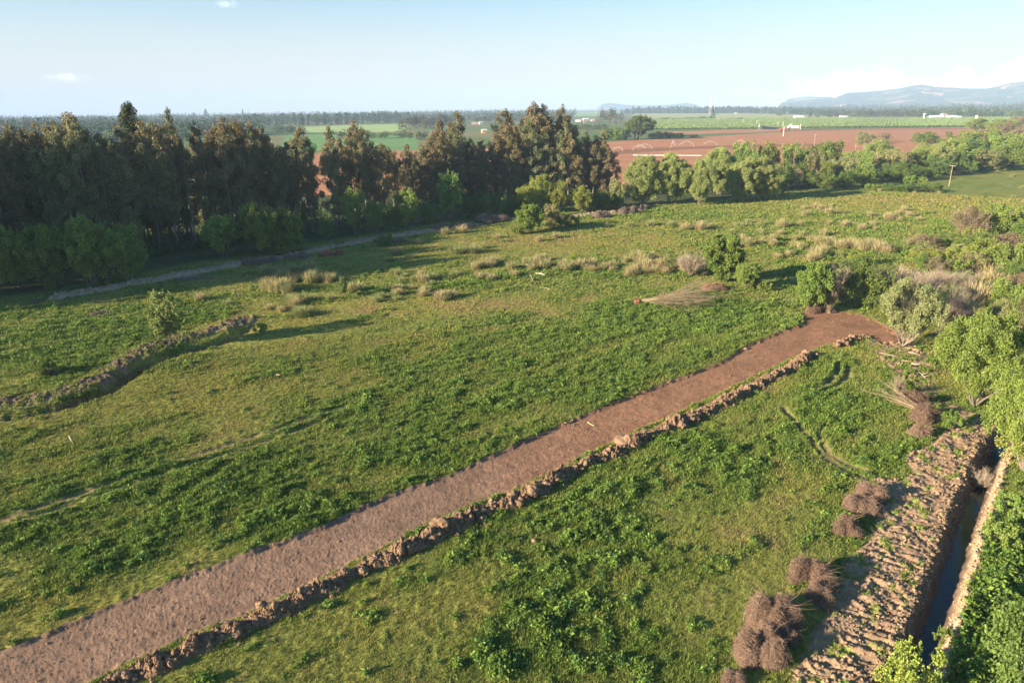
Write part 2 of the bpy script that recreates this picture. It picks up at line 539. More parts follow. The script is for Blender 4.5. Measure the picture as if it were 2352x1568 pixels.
def maps(X, Y):
    px, py = proj(X, np.maximum(Y, 8.0))
    a = math.radians(38)
    U = X * math.cos(a) + Y * math.sin(a); Vv = -X * math.sin(a) + Y * math.cos(a)
    n1 = fbm(U / 2.2, Vv, 5.5, 3, 11); n2 = fbm(X, Y, 1.6, 2, 12)
    lush = blobs(px, py, LUSH) - 0.7 * blobs(px, py, BARE) + 0.9 * n1 + 0.25 * n2 + 0.30
    yel = blobs(px, py, YELLOW) * 0.95 + 0.55 * fbm(X, Y, 9, 3, 21) + 0.12
    dry = blobs(px, py, DRYB) * 0.8 + 0.6 * fbm(X, Y, 6, 3, 31) - 0.12
    return np.clip(lush, 0, 1.3), np.clip(yel, 0, 1), np.clip(dry, 0, 1)


C_LUSH = np.array([0.145, 0.215, 0.038]); C_MID = np.array([0.235, 0.255, 0.060]); C_YEL = np.array([0.31, 0.285, 0.066]); C_DRY = np.array([0.36, 0.24, 0.105])
C_DIRT = np.array([0.238, 0.144, 0.093]); C_CLOD = np.array([0.305, 0.205, 0.128]); C_RED = np.array([0.41, 0.190, 0.098]); C_MUD = np.array([0.14, 0.10, 0.075]); C_BERM = np.array([0.190, 0.120, 0.075])


def tuss(X, Y, lush):
    """where the weeds stand in clumps"""
    a = math.radians(35)
    U = X * math.cos(a) + Y * math.sin(a); Vv = -X * math.sin(a) + Y * math.cos(a)
    return 0.55 * lush + 0.75 * fbm(U / 1.35, Vv, 1.7, 2, 310) + 0.25 * fbm(X, Y, 0.6, 2, 311) - 0.40


def mix(a, b, t):
    t = np.asarray(t)[..., None]
    return a * (1 - t) + b * t


def turf_colour(lush, yel, dry):
    c = mix(C_MID, C_LUSH, np.clip(lush * 0.9, 0, 1))
    c = mix(c, C_YEL, np.clip(yel * (1 - 0.6 * np.clip(lush, 0, 1)), 0, 1) * 0.85)
    c = mix(c, C_DRY, np.clip(dry * (1 - 0.75 * np.clip(lush, 0, 1)), 0, 1) * 0.8)
    return c


def box_mask(X, Y, P, pad):
    lo = P.min(0) - pad; hi = P.max(0) + pad
    return (X > lo[0]) & (X < hi[0]) & (Y > lo[1]) & (Y < hi[1])


def ground_at(X, Y, full=True):
    """height (and region + colour) of the land"""
    X = np.asarray(X, float); Y = np.asarray(Y, float)
    R = np.hypot(X, Y)
    near = 1 - sstep(300, 600, R)
    z = 0.22 * fbm(X, Y, 26, 2, 1) * near + near * 0.05 * fbm(X, Y, 3.5, 2, 2)
    fine = 1 - sstep(60, 200, R)
    lush, yel, dry = maps(X, Y)
    z = z + near * 0.34 * np.clip(tuss(X, Y, lush), 0, 1)
    hum = fbm(X, Y, 0.75, 2, 3)
    z = z + near * 0.075 * np.maximum(hum, -0.25)
    reg = np.zeros(X.shape, np.int32)
    col = None
    if full:
        col = turf_colour(lush, yel, dry) * 0.80
        dk = fbm(X, Y, 0.5, 2, 41)
        col = col * (1 + 0.18 * dk)[..., None]
        # bare scuffs between the grass
        b = sstep(0.35, 0.8, fbm(X, Y, 2.6, 3, 44) + 0.5 * dry - 0.25 * lush) * (R < 500)
        col = mix(col, C_DIRT * 0.85, b * 0.45)
    e1 = 0.18 * fbm(X, Y, 1.2, 3, 51, 0.6)

    def sub(P, pad):
        return np.nonzero(box_mask(X, Y, P, pad))

    def setc(idx, c, t):
        if full:
            col[idx] = mix(col[idx], c, t)
    # bare strip
    i = sub(STRIP, 3); x, y = X[i], Y[i]
    if len(x):
        s = sdf(x, y, STRIP) + 0.16 * perlin(x / 3.1, y / 3.1, 69) + 1.3 * e1[i] * (1 + 3.0 * sstep(1850, 2000, proj(x, y)[0]))
        ins = s < 0
        depth = sstep(0.0, -0.35, s) * 0.20 * sstep(0.25, -0.1, s)
        flat = sstep(0.0, -0.5, s)
        rel = 0.028 * fbm(x, y, 0.9, 4, 61, 0.65) + 0.055 * np.maximum(fbm(x, y, 0.22, 2, 62) - .1, 0) * fine[i]
        a = math.radians(41.5); w = -x * math.sin(a) + y * math.cos(a)
        tread = 0.035 * np.sin(w * 14) * sstep(-0.1, 0.4, fbm(x, y, 5, 2, 63)) * sstep(55, 75, np.hypot(x, y))
        z[i] = np.where(ins, z[i] * (1 - flat) + (-depth + rel + tread + 0.12 * fbm(x, y, 26, 2, 1)) * flat, z[i])
        reg[i] = np.where(ins, 1, reg[i])
        if full:
            px, py = proj(x, y)
            warm = sstep(900, 1500, px)
            c = mix(C_DIRT * np.array([0.93, 0.97, 1.02]), C_DIRT * np.array([1.12, 0.97, 0.86]), warm)
            st = fbm(x * math.cos(a) / 9 + y * math.sin(a) / 9, w, 0.55, 3, 67)
            c = c * (1 + 0.10 * fbm(x / 1.0, y, 9, 2, 68) + 0.17 * fbm(x, y, 3, 4, 65, 0.6) + 0.13 * fbm(x, y, 0.22, 2, 66) + 0.12 * st)[..., None]
            col[i] = np.where(ins[..., None], c, col[i])
    # churned soil between the strip end and the large willow
    i = sub(DEB, 3); x, y = X[i], Y[i]
    if len(x):
        s = sdf(x, y, DEB) + 3 * e1[i]
        k = sstep(0.6, -0.8, s) * sstep(-0.30, 0.10, fbm(x, y, 1.6, 3, 78) + .12) * (reg[i] == 0)
        setc(i, C_CLOD * 0.95, k * .9)
        z[i] += k * 0.22 * np.abs(fbm(x, y, .55, 3, 79))
    # tilled strip
    i = sub(TILL, 3); x, y = X[i], Y[i]
    if len(x):
        s = sdf(x, y, TILL) + 1.6 * e1[i]
        ins = s < 0
        a = math.radians(-38); u = x * math.cos(a) + y * math.sin(a); v = -x * math.sin(a) + y * math.cos(a)
        warp = 0.25 * perlin(x / 1.7, y / 1.7, 70)
        cl = np.clip(0.85 - 1.7 * np.abs(fbm(u / 4.2 + warp, v + warp, 0.62, 2, 71, 0.5)), 0, 1) * (0.45 + 0.5 * np.abs(fbm(u, v, .38, 3, 77, .6)) + .25 * perlin(x / 1.3, y / 1.3, 72)) * .8
        z[i] = np.where(ins, z[i] + sstep(0, -0.4, s) * (0.0 + 0.66 * cl), z[i])
        reg[i] = np.where(ins, 2, reg[i])
        if full:
            g = sstep(0.25, 0.55, fbm(x, y, 1.5, 3, 73))
            c = mix(C_CLOD * (1 + 0.25 * fbm(x, y, 0.6, 3, 72)[..., None]), C_LUSH * 1.3, g * 0.8)
            col[i] = np.where(ins[..., None], c, col[i])
    # right-hand ditch with water
    i = sub(DITCH, 5); x, y = X[i], Y[i]
    if len(x):
        d, sg, al = dist_poly(x, y, DITCH)
        d = d + 0.5 * e1[i]
        sd_ = d * sg            # + on the left of travel (travel towards the camera => left = east/right)
        right = sd_ > 0
        half = np.where(right, 1.05, 1.75) * (1 + 0.22 * fbm(x, y, 2.5, 2, 74))
        prof = sstep(half, 0.22, d)
        z[i] = z[i] * (1 - prof) - 1.55 * prof + prof * (1 - prof) * 1.6 * fbm(x, y, 0.7, 3, 75)
        lipb = np.exp(-((sd_ - 1.30) / 0.30) ** 2) * 0.22
        z[i] += lipb * (0.5 + 1.3 * fbm(x, y, 0.5, 3, 76))
        inside_d = d < half
        reg[i] = np.where(inside_d, 3, reg[i])
        if full:
            c = mix(C_CLOD * 0.6, C_MUD * .8, sstep(1.5, 0.7, d))
            col[i] = np.where(inside_d[..., None], c, col[i])
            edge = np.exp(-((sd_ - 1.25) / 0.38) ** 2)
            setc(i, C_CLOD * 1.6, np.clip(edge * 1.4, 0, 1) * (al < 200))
            far_e = sstep(-2.1, -2.6, sd_) * sstep(-3.6, -2.8, sd_)
            setc(i, C_DIRT * 0.9, far_e * 0.4)
    # left ditch and its spoil
    i = sub(LIP_L, 9); x, y = X[i], Y[i]
    if len(x):
        d, sg, al = dist_poly(x, y, LIP_L)
        sdd = d * sg + e1[i] * 0.8       # + = far side (north) of the lip
        L = al.max() if len(al) else 1
        k = sstep(0, 14, LIP_LEN - al)
        cut = sstep(-0.05, 0.30, sdd) * sstep(4.2, 1.4, sdd) * k
        z[i] = z[i] * (1 - cut) - 1.8 * cut + cut * (1 - cut) * 0.8 * fbm(x, y, 0.8, 3, 81)
        inside_d = (sdd > 0.0) & (sdd < 3.2 * np.maximum(k, .3)) & (d < 4)
        reg[i] = np.where(inside_d, 4, reg[i])
        if full:
            g = sstep(-0.1, 0.5, fbm(x, y, 1.4, 3, 84))
            c = mix(C_MUD * (1.1 + 0.3 * fbm(x, y, 0.7, 3, 83)[..., None]), C_LUSH * 0.9, g * 0.7 * sstep(0.8, 2.5, sdd))
            col[i] = np.where(inside_d[..., None], c, col[i])
            setc(i, C_YEL * 1.05, np.exp(-((sdd + 0.9) / 1.0) ** 2) * 0.55)
    i = sub(SPOIL, 6); x, y = X[i], Y[i]
    if len(x):
        d, sg, al = dist_poly(x, y, SPOIL)
        pat = fbm(x, y, 7, 2, 86)
        k = sstep(3.3, 1.0, d + 1.4 * pat) * np.where(reg[i] == 4, 0.5, 1.0)
        rid = np.abs(fbm(x, y, 1.3, 4, 85, 0.65))
        z[i] += k * (0.28 + 0.50 * rid)
        g = sstep(0.0, 0.45, fbm(x, y, 1.6, 3, 87))
        soil = (k > 0.35)
        setc(i, C_MUD * np.array([1.25, 1.2, 1.2]) * 1.0, k * (1 - 0.75 * g))
    # earth bank along the wood
    i = sub(BANK, 14); x, y = X[i], Y[i]
    if len(x):
        d, sg, al = dist_poly(x, y, BANK)
        sdd = d * sg + e1[i] * 2
        gap = sstep(4, 7, np.abs(al - BANK_GAP))
        k = sstep(1.9, 0.5, np.abs(sdd)) * (0.55 + 0.6 * sstep(-0.5, 0.5, fbm(x, y, 9, 2, 90))) * gap
        z[i] += k * (0.75 + 0.35 * fbm(x, y, 0.9, 3, 91, .6))
        trench = sstep(1.6, 2.8, sdd) * sstep(6.0, 4.0, sdd)
        z[i] -= trench * 1.3
        onb = np.abs(sdd) < 1.6
        reg[i] = np.where(onb & (gap > 0.5), 5, reg[i])
        if full:
            c = np.array([0.35, 0.255, 0.18]) * (1 + 0.25 * fbm(x, y, 0.8, 3, 92)[..., None])
            col[i] = np.where(onb[..., None], c, col[i])
            setc(i, C_MUD, trench)
    # wheel ruts
    for P, w in [(RUT1, .36), (RUT2, .28)] + [(c, .30) for c in CURVES]:
        i = sub(P, 2); x, y = X[i], Y[i]
        if len(x):
            d, sg, al = dist_poly(x, y, P)
            d = d + 0.5 * np.abs(e1[i])
            k = sstep(w * 1.7, w * 0.6, d) * sstep(-0.9, -0.3, fbm(x, y, 3.0, 2, 95))
            z[i] = z[i] * (1 - .6 * k) - k * 0.16
            setc(i, C_DIRT * 0.9, k * (0.85 if P is RUT1 else 0.6))
    # fields beyond
    if full:
        px, py = proj(X, np.maximum(Y, 8))
        far = R > 150
        i = np.nonzero(far); x, y = X[i], Y[i]
        ins = inside(x, y, BROWN) | inside(x, y, BROWN2)
        d, _, _ = dist_poly(x, y, ats([(1400, 352), (1454, 347), (1543, 341), (1645, 338), (1730, 335), (1850, 333)]))
        wet = sstep(15, 9, d - 6) * 0.65
        d2, _, _ = dist_poly(x, y, ats([(1840, 300), (1950, 298.5), (2150, 296.5), (2320, 295)]))
        wet = np.maximum(wet, sstep(26, 14, d2) * 0.6)
        c = mix(C_RED * (1 + 0.12 * fbm(x, y, 30, 3, 97)[..., None]), C_RED * np.array([.42, .45, .5]), wet)
        col[i] = np.where(ins[..., None], c, col[i])
        reg[i] = np.where(ins, 6, reg[i])
        for k, (nm, P, cc) in enumerate(FIELDS):
            ii = inside(x, y, P)
            c = np.array(cc) * (1 + 0.15 * fbm(x, y, 40, 3, 99 + k)[..., None])
            col[i] = np.where(ii[..., None], c, col[i])
            reg[i] = np.where(ii, 7 + k, reg[i])
        ii = inside(x, y, BLACK_NET)
        reg[i] = np.where(ii, 7 + len(FIELDS), reg[i])
        col[i] = np.where(ii[..., None], np.array([0.03, 0.03, 0.04]), col[i])
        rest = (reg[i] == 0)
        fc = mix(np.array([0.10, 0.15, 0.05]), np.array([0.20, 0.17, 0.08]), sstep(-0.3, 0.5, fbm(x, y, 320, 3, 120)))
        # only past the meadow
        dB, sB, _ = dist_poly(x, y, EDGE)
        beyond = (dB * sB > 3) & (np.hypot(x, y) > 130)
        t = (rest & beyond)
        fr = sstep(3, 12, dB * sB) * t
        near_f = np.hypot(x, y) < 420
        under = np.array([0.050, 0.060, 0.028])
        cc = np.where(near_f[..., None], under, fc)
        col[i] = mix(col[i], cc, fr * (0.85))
    return z, reg, col


LIP_LEN = float(np.sum(np.hypot(*np.diff(LIP_L, axis=0).T)))
_d, _s, _al = dist_poly(np.array([at(1255, 502)[0]]), np.array([at(1255, 502)[1]]), BANK)
BANK_GAP = float(_al[0])
# back edge of the meadow: wood, then thicket
EDGE = np.vstack([ats([(-120, 722), (0, 700), (280, 650), (640, 586), (1050, 516), (1200, 500), (1470, 478), (1700, 462), (1850, 440), (2000, 432), (2200, 405), (2352, 385)]), [[420, 420]]])


def gz(x, y):
    z, _, _ = ground_at(np.array([float(x)]), np.array([float(y)]), False)
    return float(z[0])


def build_ground():
    r1 = np.exp(np.arange(math.log(22), math.log(420), 0.0031))
    r2 = np.exp(np.arange(math.log(420), math.log(3200), 0.0048))
    r3 = np.exp(np.linspace(math.log(3200), math.log(14000), 34))
    r = np.concatenate([[0.5, 8, 15, 19], r1, r2, r3])
    a_f = np.radians(np.linspace(-50, 50, 1180))
    a_c = np.radians(np.linspace(50, 310, 60))[1:-1]
    a = np.concatenate([a_f, a_c])
    na, nr = len(a), len(r)
    A, Rr = np.meshgrid(a, r)
    X = (Rr * np.sin(A)).ravel(); Y = (Rr * np.cos(A)).ravel()
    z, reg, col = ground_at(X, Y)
    V = np.stack([X, Y, z], 1)
    i = np.arange(nr - 1)[:, None] * na
    j = np.arange(na)[None, :]
    j2 = (j + 1) % na
    Fq = np.stack([i + j, i + na + j, i + na + j2, i + j2], -1).reshape(-1, 4)
    fr = reg[Fq].max(1)
    names = ['ground', 'dirt_track', 'ploughed_strip', 'water_ditch', 'dry_ditch', 'earth_bank', 'ploughed_field'] + [f[0] for f in FIELDS] + ['netted_plot']
    labs = {'ground': ('meadow of rough green and yellowed grass crossed by wheel ruts', 'meadow'), 'dirt_track': ('long scraped strip of bare pinkish brown earth crossing the meadow', 'track'),
            'ploughed_strip': ('cloddy turned earth beside the ditch with the water', 'turned earth'), 'water_ditch': ('steep muddy sides of the ditch with water in it', 'ditch'),
            'dry_ditch': ('dark winding ditch cut below the grey spoil heaps', 'ditch'), 'earth_bank': ('long low bank of pale earth along the foot of the wood', 'bank'),
            'ploughed_field': ('wide red brown ploughed field beyond the thickets', 'field'), 'pale_crop_field': ('pale green crop field seen over the wood', 'field'), 'dark_crop_field': ('darker green crop field just behind the wood', 'field'),
            'orchard_field': ('green orchard ground beyond the red brown field', 'field'), 'back_field': ('pale yellowish field behind the orchard', 'field'), 'back_meadow': ('small far green field by the farm roofs', 'field'), 'netted_plot': ('dark netted plot at the corner of the orchard', 'field')}
    for k, nm in enumerate(names):
        f = Fq[fr == k]
        if not len(f):
            continue
        used, inv = np.unique(f.ravel(), return_inverse=True)
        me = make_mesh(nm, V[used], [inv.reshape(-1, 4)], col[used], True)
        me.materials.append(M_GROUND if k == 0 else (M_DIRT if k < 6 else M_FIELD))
        o = link(nm, me)
        tag(o, labs[nm][0], labs[nm][1], kind='structure')


build_ground()
# water in the right-hand ditch
def build_water():
    d, sg, al = 0, 0, 0
    P = DITCH
    n = 60
    seg = np.concatenate([[0], np.cumsum(np.hypot(*np.diff(P, axis=0).T))])
    t = np.linspace(0, seg[-1], n)
    x = np.interp(t, seg, P[:, 0]); y = np.interp(t, seg, P[:, 1])
    tx = np.gradient(x); ty = np.gradient(y); l = np.hypot(tx, ty); tx /= l; ty /= l
    V = []
    for k in (-1.0, 0.9):
        V.append(np.stack([x - ty * k, y + tx * k, np.full(n, -1.30)], 1))
    V = np.concatenate(V)
    i = np.arange(n - 1)
    Fq = np.stack([i, i + 1, i + n + 1, i + n], 1)
    me = make_mesh('water', V, [Fq], None, True)
    me.materials.append(M_water())
    tag(link('water', me), 'still dark water lying in the narrow ditch', 'water', kind='structure')


build_water()

# ------------------------------------------------------------------ berms of clods along the strip (nobody could count the clods)
def ico(sub=1):
    import bmesh
    bm = bmesh.new()
    bmesh.ops.create_icosphere(bm, subdivisions=sub, radius=1.0)
    V = np.array([v.co[:] for v in bm.verts]); Fq = np.array([[v.index for v in f.verts] for f in bm.faces])
    bm.free()
    return V, Fq


ICO1 = ico(1)
ICO2 = ico(2)
ICO3 = ico(3)


def lumps(mb, C, S, rng, col, sub=ICO1, squash=0.75, rough=0.28):
    V0, F0 = sub
    n = len(C)
    nz = 1 + rough * rng.uniform(-1, 1, (n, len(V0), 1))
    Vv = V0[None] * nz * S[:, None, None]
    sc = rng.uniform(0.7, 1.3, (n, 1, 3)); sc[:, :, 2] *= squash
    Vv = Vv * sc
    a = rng.uniform(0, 6.28, n); ca, sa = np.cos(a)[:, None], np.sin(a)[:, None]
    x = Vv[..., 0] * ca - Vv[..., 1] * sa; y = Vv[..., 0] * sa + Vv[..., 1] * ca
    Vv = np.stack([x, y, Vv[..., 2]], -1) + C[:, None, :]
    Fq = (F0[None] + (np.arange(n) * len(V0))[:, None, None]).reshape(-1, 3)
    cc = col[None] * (1 + rng.uniform(-.18, .18, (n, 1)))
    mb.add(Vv.reshape(-1, 3), Fq, np.repeat(cc, len(V0), 0))


def berm(P, hw, ht, name, label, seed, density=60):
    rng = np.random.default_rng(seed)
    seg = np.concatenate([[0], np.cumsum(np.hypot(*np.diff(P, axis=0).T))])
    Ltot = seg[-1]
    nu, nv = int(Ltot / 0.09), 34
    u = np.linspace(0, Ltot, nu); v = np.linspace(-1.25, 1.25, nv)
    px = np.interp(u, seg, P[:, 0]); py = np.interp(u, seg, P[:, 1])
    ks = 61
    kern = np.ones(ks) / ks
    px = np.convolve(np.pad(px, ks // 2, 'edge'), kern, 'valid'); py = np.convolve(np.pad(py, ks // 2, 'edge'), kern, 'valid')
    tx = np.gradient(px); ty = np.gradient(py); l = np.hypot(tx, ty); tx /= l; ty /= l
    tx = np.convolve(np.pad(tx, 20, 'edge'), np.ones(41) / 41, 'valid'); ty = np.convolve(np.pad(ty, 20, 'edge'), np.ones(41) / 41, 'valid')
    U, Vv = np.meshgrid(u, v, indexing='ij')
    wob = 0.30 * perlin(u / 2.5, u * 0 + 3.3, seed)[:, None]
    wid = hw * (0.85 + 0.4 * perlin(u / 1.9, u * 0 + 1.3, seed + 1))[:, None]
    hgt = ht * np.clip(0.80 + 0.85 * perlin(u / 1.7, u * 0 + 7.3, seed + 2) + 0.3 * perlin(u / 0.6, u * 0 + 2.3, seed + 3), 0.2, 1.6)[:, None]
    off = Vv * wid + wob
    X = px[:, None] - ty[:, None] * off; Y = py[:, None] + tx[:, None] * off
    g, _, _ = ground_at(X, Y, False)
    endk = sstep(0, 0.8, U) * sstep(Ltot, Ltot - 0.8, U)
    prof = np.clip(1 - Vv ** 2, 0, 1) ** 0.8 * endk
    rid = np.abs(fbm(X, Y, 0.75, 4, seed + 4, 0.62))
    Z = np.minimum(g, 0.12) * 0 + g - 0.12 + prof * hgt * (0.34 + 0.60 * rid) + 0.10 * prof * fbm(X, Y, 0.22, 2, seed + 5) + 0.12 * (prof > 0)
    Z = np.where(np.abs(Vv) > 1.02, g - 0.15, Z)
    mb = MB()
    i = np.arange(nu - 1)[:, None] * nv; j = np.arange(nv - 1)[None]
    Fq = np.stack([i + j, i + nv + j, i + nv + j + 1, i + j + 1], -1).reshape(-1, 4)
    c = C_BERM * (1 + 0.25 * fbm(X, Y, 1.0, 3, seed + 6)[..., None])
    mb.add(np.stack([X, Y, Z], -1).reshape(-1, 3), Fq, c.reshape(-1, 3))
    # big torn lumps heaped on the ridge
    V0, F0 = ICO3
    for q in range(int(Ltot * 5.0)):
        k = rng.integers(4, nu - 4); o = rng.normal(0, 0.42)
        ox = o * wid[k, 0] + wob[k, 0]
        c0 = np.array([px[k] - ty[k] * ox, py[k] + tx[k] * ox])
        R_ = np.clip(rng.lognormal(math.log(0.19), 0.40), .10, .42)
        dsp = np.ones(len(V0))
        for w_ in range(9):
            kv = rng.normal(size=3) * rng.uniform(2.0, 9.0)
            dsp += 0.85 / np.linalg.norm(kv) * np.abs(np.cos(V0 @ kv + rng.uniform(0, 6.28))) * 1.5 - 0.14
        dsp += rng.uniform(-.09, .09, len(V0))
        st = rng.uniform(.75, 1.3, 3); st[2] *= 0.85
        Vb = V0 * dsp[:, None] * st * R_
        a_ = rng.uniform(0, 6.28)
        Vb = np.stack([Vb[:, 0] * math.cos(a_) - Vb[:, 1] * math.sin(a_), Vb[:, 0] * math.sin(a_) + Vb[:, 1] * math.cos(a_), Vb[:, 2]], 1)
        zz = gz(c0[0], c0[1]) + hgt[k, 0] * 0.45 * max(0, 1 - o * o) + R_ * 0.15
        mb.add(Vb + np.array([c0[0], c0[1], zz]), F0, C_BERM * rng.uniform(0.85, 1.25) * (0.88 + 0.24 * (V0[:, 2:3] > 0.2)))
    n = int(Ltot * density)
    t = rng.uniform(0, nu - 1, n).astype(int); o = rng.normal(0, 0.52, n)
    w = np.interp(t, np.arange(nu), wid[:, 0]); wb = wob[t, 0]
    s = np.exp(rng.normal(math.log(0.07), 0.55, n)); s = np.clip(s, 0.04, 0.30)
    ox = o * w + wb
    cx = px[t] - ty[t] * ox; cyy = py[t] + tx[t] * ox
    zc, _, _ = ground_at(cx, cyy, False)
    zc += np.clip(1 - o ** 2, 0, 1) ** 0.8 * hgt[t, 0] * 0.5 + s * 0.25
    ok = np.abs(o) < 1.7
    lumps(mb, np.stack([cx, cyy, zc], 1)[ok], s[ok], rng, C_BERM * 1.1)
    me = mb.mesh(name, M_DIRT)
    tag(link(name, me), label, 'earth berm', kind='stuff')


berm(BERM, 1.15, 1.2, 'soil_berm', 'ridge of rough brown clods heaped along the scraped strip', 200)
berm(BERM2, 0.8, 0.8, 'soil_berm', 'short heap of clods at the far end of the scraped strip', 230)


def loose_clods():
    rng = np.random.default_rng(5)
    mb = MB()
    lo, hi = STRIP.min(0), STRIP.max(0)
    P = rng.uniform(lo, hi, (42000, 2))
    s = sdf(P[:, 0], P[:, 1], STRIP)
    P = P[s < -0.1]
    z, _, _ = ground_at(P[:, 0], P[:, 1], False)
    S = np.clip(np.exp(rng.normal(math.log(0.032), 0.45, len(P))), 0.015, 0.13)
    lumps(mb, np.column_stack([P, z + S * 0.2]), S, rng, C_DIRT * 1.05)
    # raised crumbs along the near edges, in the tilled strip and by the debris
    for poly, n, c, lo_, hi_ in ((TILL, 7000, C_CLOD, 0.03, 0.16),):
        l, h = poly.min(0), poly.max(0)
        Q = rng.uniform(l, h, (n * 2, 2))
        Q = Q[sdf(Q[:, 0], Q[:, 1], poly) < 0.2]
        z, _, _ = ground_at(Q[:, 0], Q[:, 1], False)
        S = np.clip(np.exp(rng.normal(math.log(0.07), 0.45, len(Q))), lo_, hi_)
        lumps(mb, np.column_stack([Q, z + S * 0.15]), S, rng, c)
    # spoil crumbs
    seg = np.concatenate([[0], np.cumsum(np.hypot(*np.diff(SPOIL, axis=0).T))])
    t = rng.uniform(0, seg[-1], 2600)
    x = np.interp(t, seg, SPOIL[:, 0]) + rng.normal(0, 1.2, 2600); y = np.interp(t, seg, SPOIL[:, 1]) + rng.normal(0, 1.2, 2600)
    z, _, _ = ground_at(x, y, False)
    S = np.clip(np.exp(rng.normal(math.log(0.07), 0.5, 2600)), .03, .26)
    lumps(mb, np.column_stack([x, y, z + S * .1]), S, rng, C_MUD * np.array([1.3, 1.25, 1.25]))
    seg = np.concatenate([[0], np.cumsum(np.hypot(*np.diff(DITCH, axis=0).T))])
    for side, n_ in ((1.3, 2600), (-1.7, 2600)):
        t = rng.uniform(0, seg[-1], n_); x = np.interp(t, seg, DITCH[:, 0]); y = np.interp(t, seg, DITCH[:, 1])
        i = np.clip(np.searchsorted(seg, t, 'right') - 1, 0, len(DITCH) - 2)
        d = DITCH[i + 1] - DITCH[i]; d /= np.linalg.norm(d, axis=1, keepdims=True)
        o = side + rng.normal(0, .28, n_)
        x = x - d[:, 1] * o; y = y + d[:, 0] * o
        z, _, _ = ground_at(x, y, False)
        S = np.clip(np.exp(rng.normal(math.log(0.055), 0.5, n_)), .02, .2)
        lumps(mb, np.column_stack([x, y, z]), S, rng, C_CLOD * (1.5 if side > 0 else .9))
    # scattered clods at the edge of the strip
    for (vx, vy, n, r) in ((1290, 970, 26, .5), (1535, 876, 10, .25), (1578, 856, 10, .3), (1703, 798, 24, .4), (1780, 763, 14, .4), (1690, 880, 6, .5), (2030, 830, 60, 2.2), (2090, 850, 60, 2.0), (2070, 880, 50, 1.6), (2060, 790, 60, 1.6), (2120, 810, 60, 1.4), (1228, 1236, 6, .7), (1120, 1207, 5, .4), (340, 1560, 12, .6), (1620, 640, 10, .7), (1715, 672, 16, .5)):
        c = at(vx, vy)
        q = c + rng.normal(0, r, (n, 2)) * np.array([1, .6])
        z, _, _ = ground_at(q[:, 0], q[:, 1], False)
        S = np.clip(np.exp(rng.normal(math.log(0.11), 0.5, n)), .04, .3)
        lumps(mb, np.column_stack([q, z + S * .3]), S, rng, C_CLOD * 0.95)
    # bank crumbs
    seg = np.concatenate([[0], np.cumsum(np.hypot(*np.diff(BANK, axis=0).T))])
    t = rng.uniform(0, seg[-1], 5000)
    x = np.interp(t, seg, BANK[:, 0]) + rng.normal(0, .7, 5000); y = np.interp(t, seg, BANK[:, 1]) + rng.normal(0, .7, 5000)
    z, _, _ = ground_at(x, y, False)
    S = np.clip(np.exp(rng.normal(math.log(0.13), 0.45, 5000)), .05, .4)
    lumps(mb, np.column_stack([x, y, z + S * .1]), S, rng, np.array([0.33, 0.245, 0.175]))
    me = mb.mesh('loose_soil', M_DIRT)
    tag(link('loose_soil', me), 'crumbs of brown earth lying loose on the bare ground', 'soil', kind='stuff')


loose_clods()


# ------------------------------------------------------------------ grass and weeds
def on_soil(X, Y):
    """True where the earth is bare"""
    b = sdf(X, Y, STRIP) < 0.02 + 0.25 * fbm(X, Y, 0.6, 2, 301)
    t = (sdf(X, Y, TILL) < 0) & (fbm(X, Y, 1.5, 3, 73) < 0.42)
    d, sg, _ = dist_poly(X, Y, DITCH); dd = d * sg
    r = (dd > -1.9) & (dd < 1.5 + .3 * fbm(X, Y, .7, 2, 302))
    d, sg, al = dist_poly(X, Y, LIP_L); dd = d * sg
    l = (dd > 0.02) & (dd < 2.4) & (al < LIP_LEN - 3)
    d, _, _ = dist_poly(X, Y, SPOIL)
    s = (d < 2.2) & (fbm(X, Y, 1.6, 3, 87) < 0.0)
    d, _, al = dist_poly(X, Y, BANK)
    k = (d < 1.7) & (np.abs(al - BANK_GAP) > 5)
    db = (sdf(X, Y, DEB) < 0) & (fbm(X, Y, 1.6, 3, 78) > -0.1)
    t = t | db
    bm1, _, _ = dist_poly(X, Y, BERM)
    bb = (bm1 < 0.75) & (fbm(X, Y, 0.6, 2, 305) < 0.55)
    q = np.zeros(X.shape, bool)
    for P, w in [(RUT1, .62), (RUT2, .48)] + [(c, .52) for c in CURVES]:
        d, _, _ = dist_poly(X, Y, P)
        q |= (d < w * (1 + .4 * fbm(X, Y, 1.0, 2, 95)))
    return b | t | r | l | s | k | q | bb


def scatter(n, r0, r1, rng, amax=46, power=1.0):
    a = np.radians(rng.uniform(-amax, amax, n))
    u = rng.uniform(0, 1, n)
    if power == 2:
        r = np.sqrt(r0 * r0 + u * (r1 * r1 - r0 * r0))
    else:
        r = r0 * (r1 / r0) ** u
    return r * np.sin(a), r * np.cos(a), r


def field_ok(X, Y, margin=0.0):
    d, s, _ = dist_poly(X, Y, EDGE)
    return d * s < margin


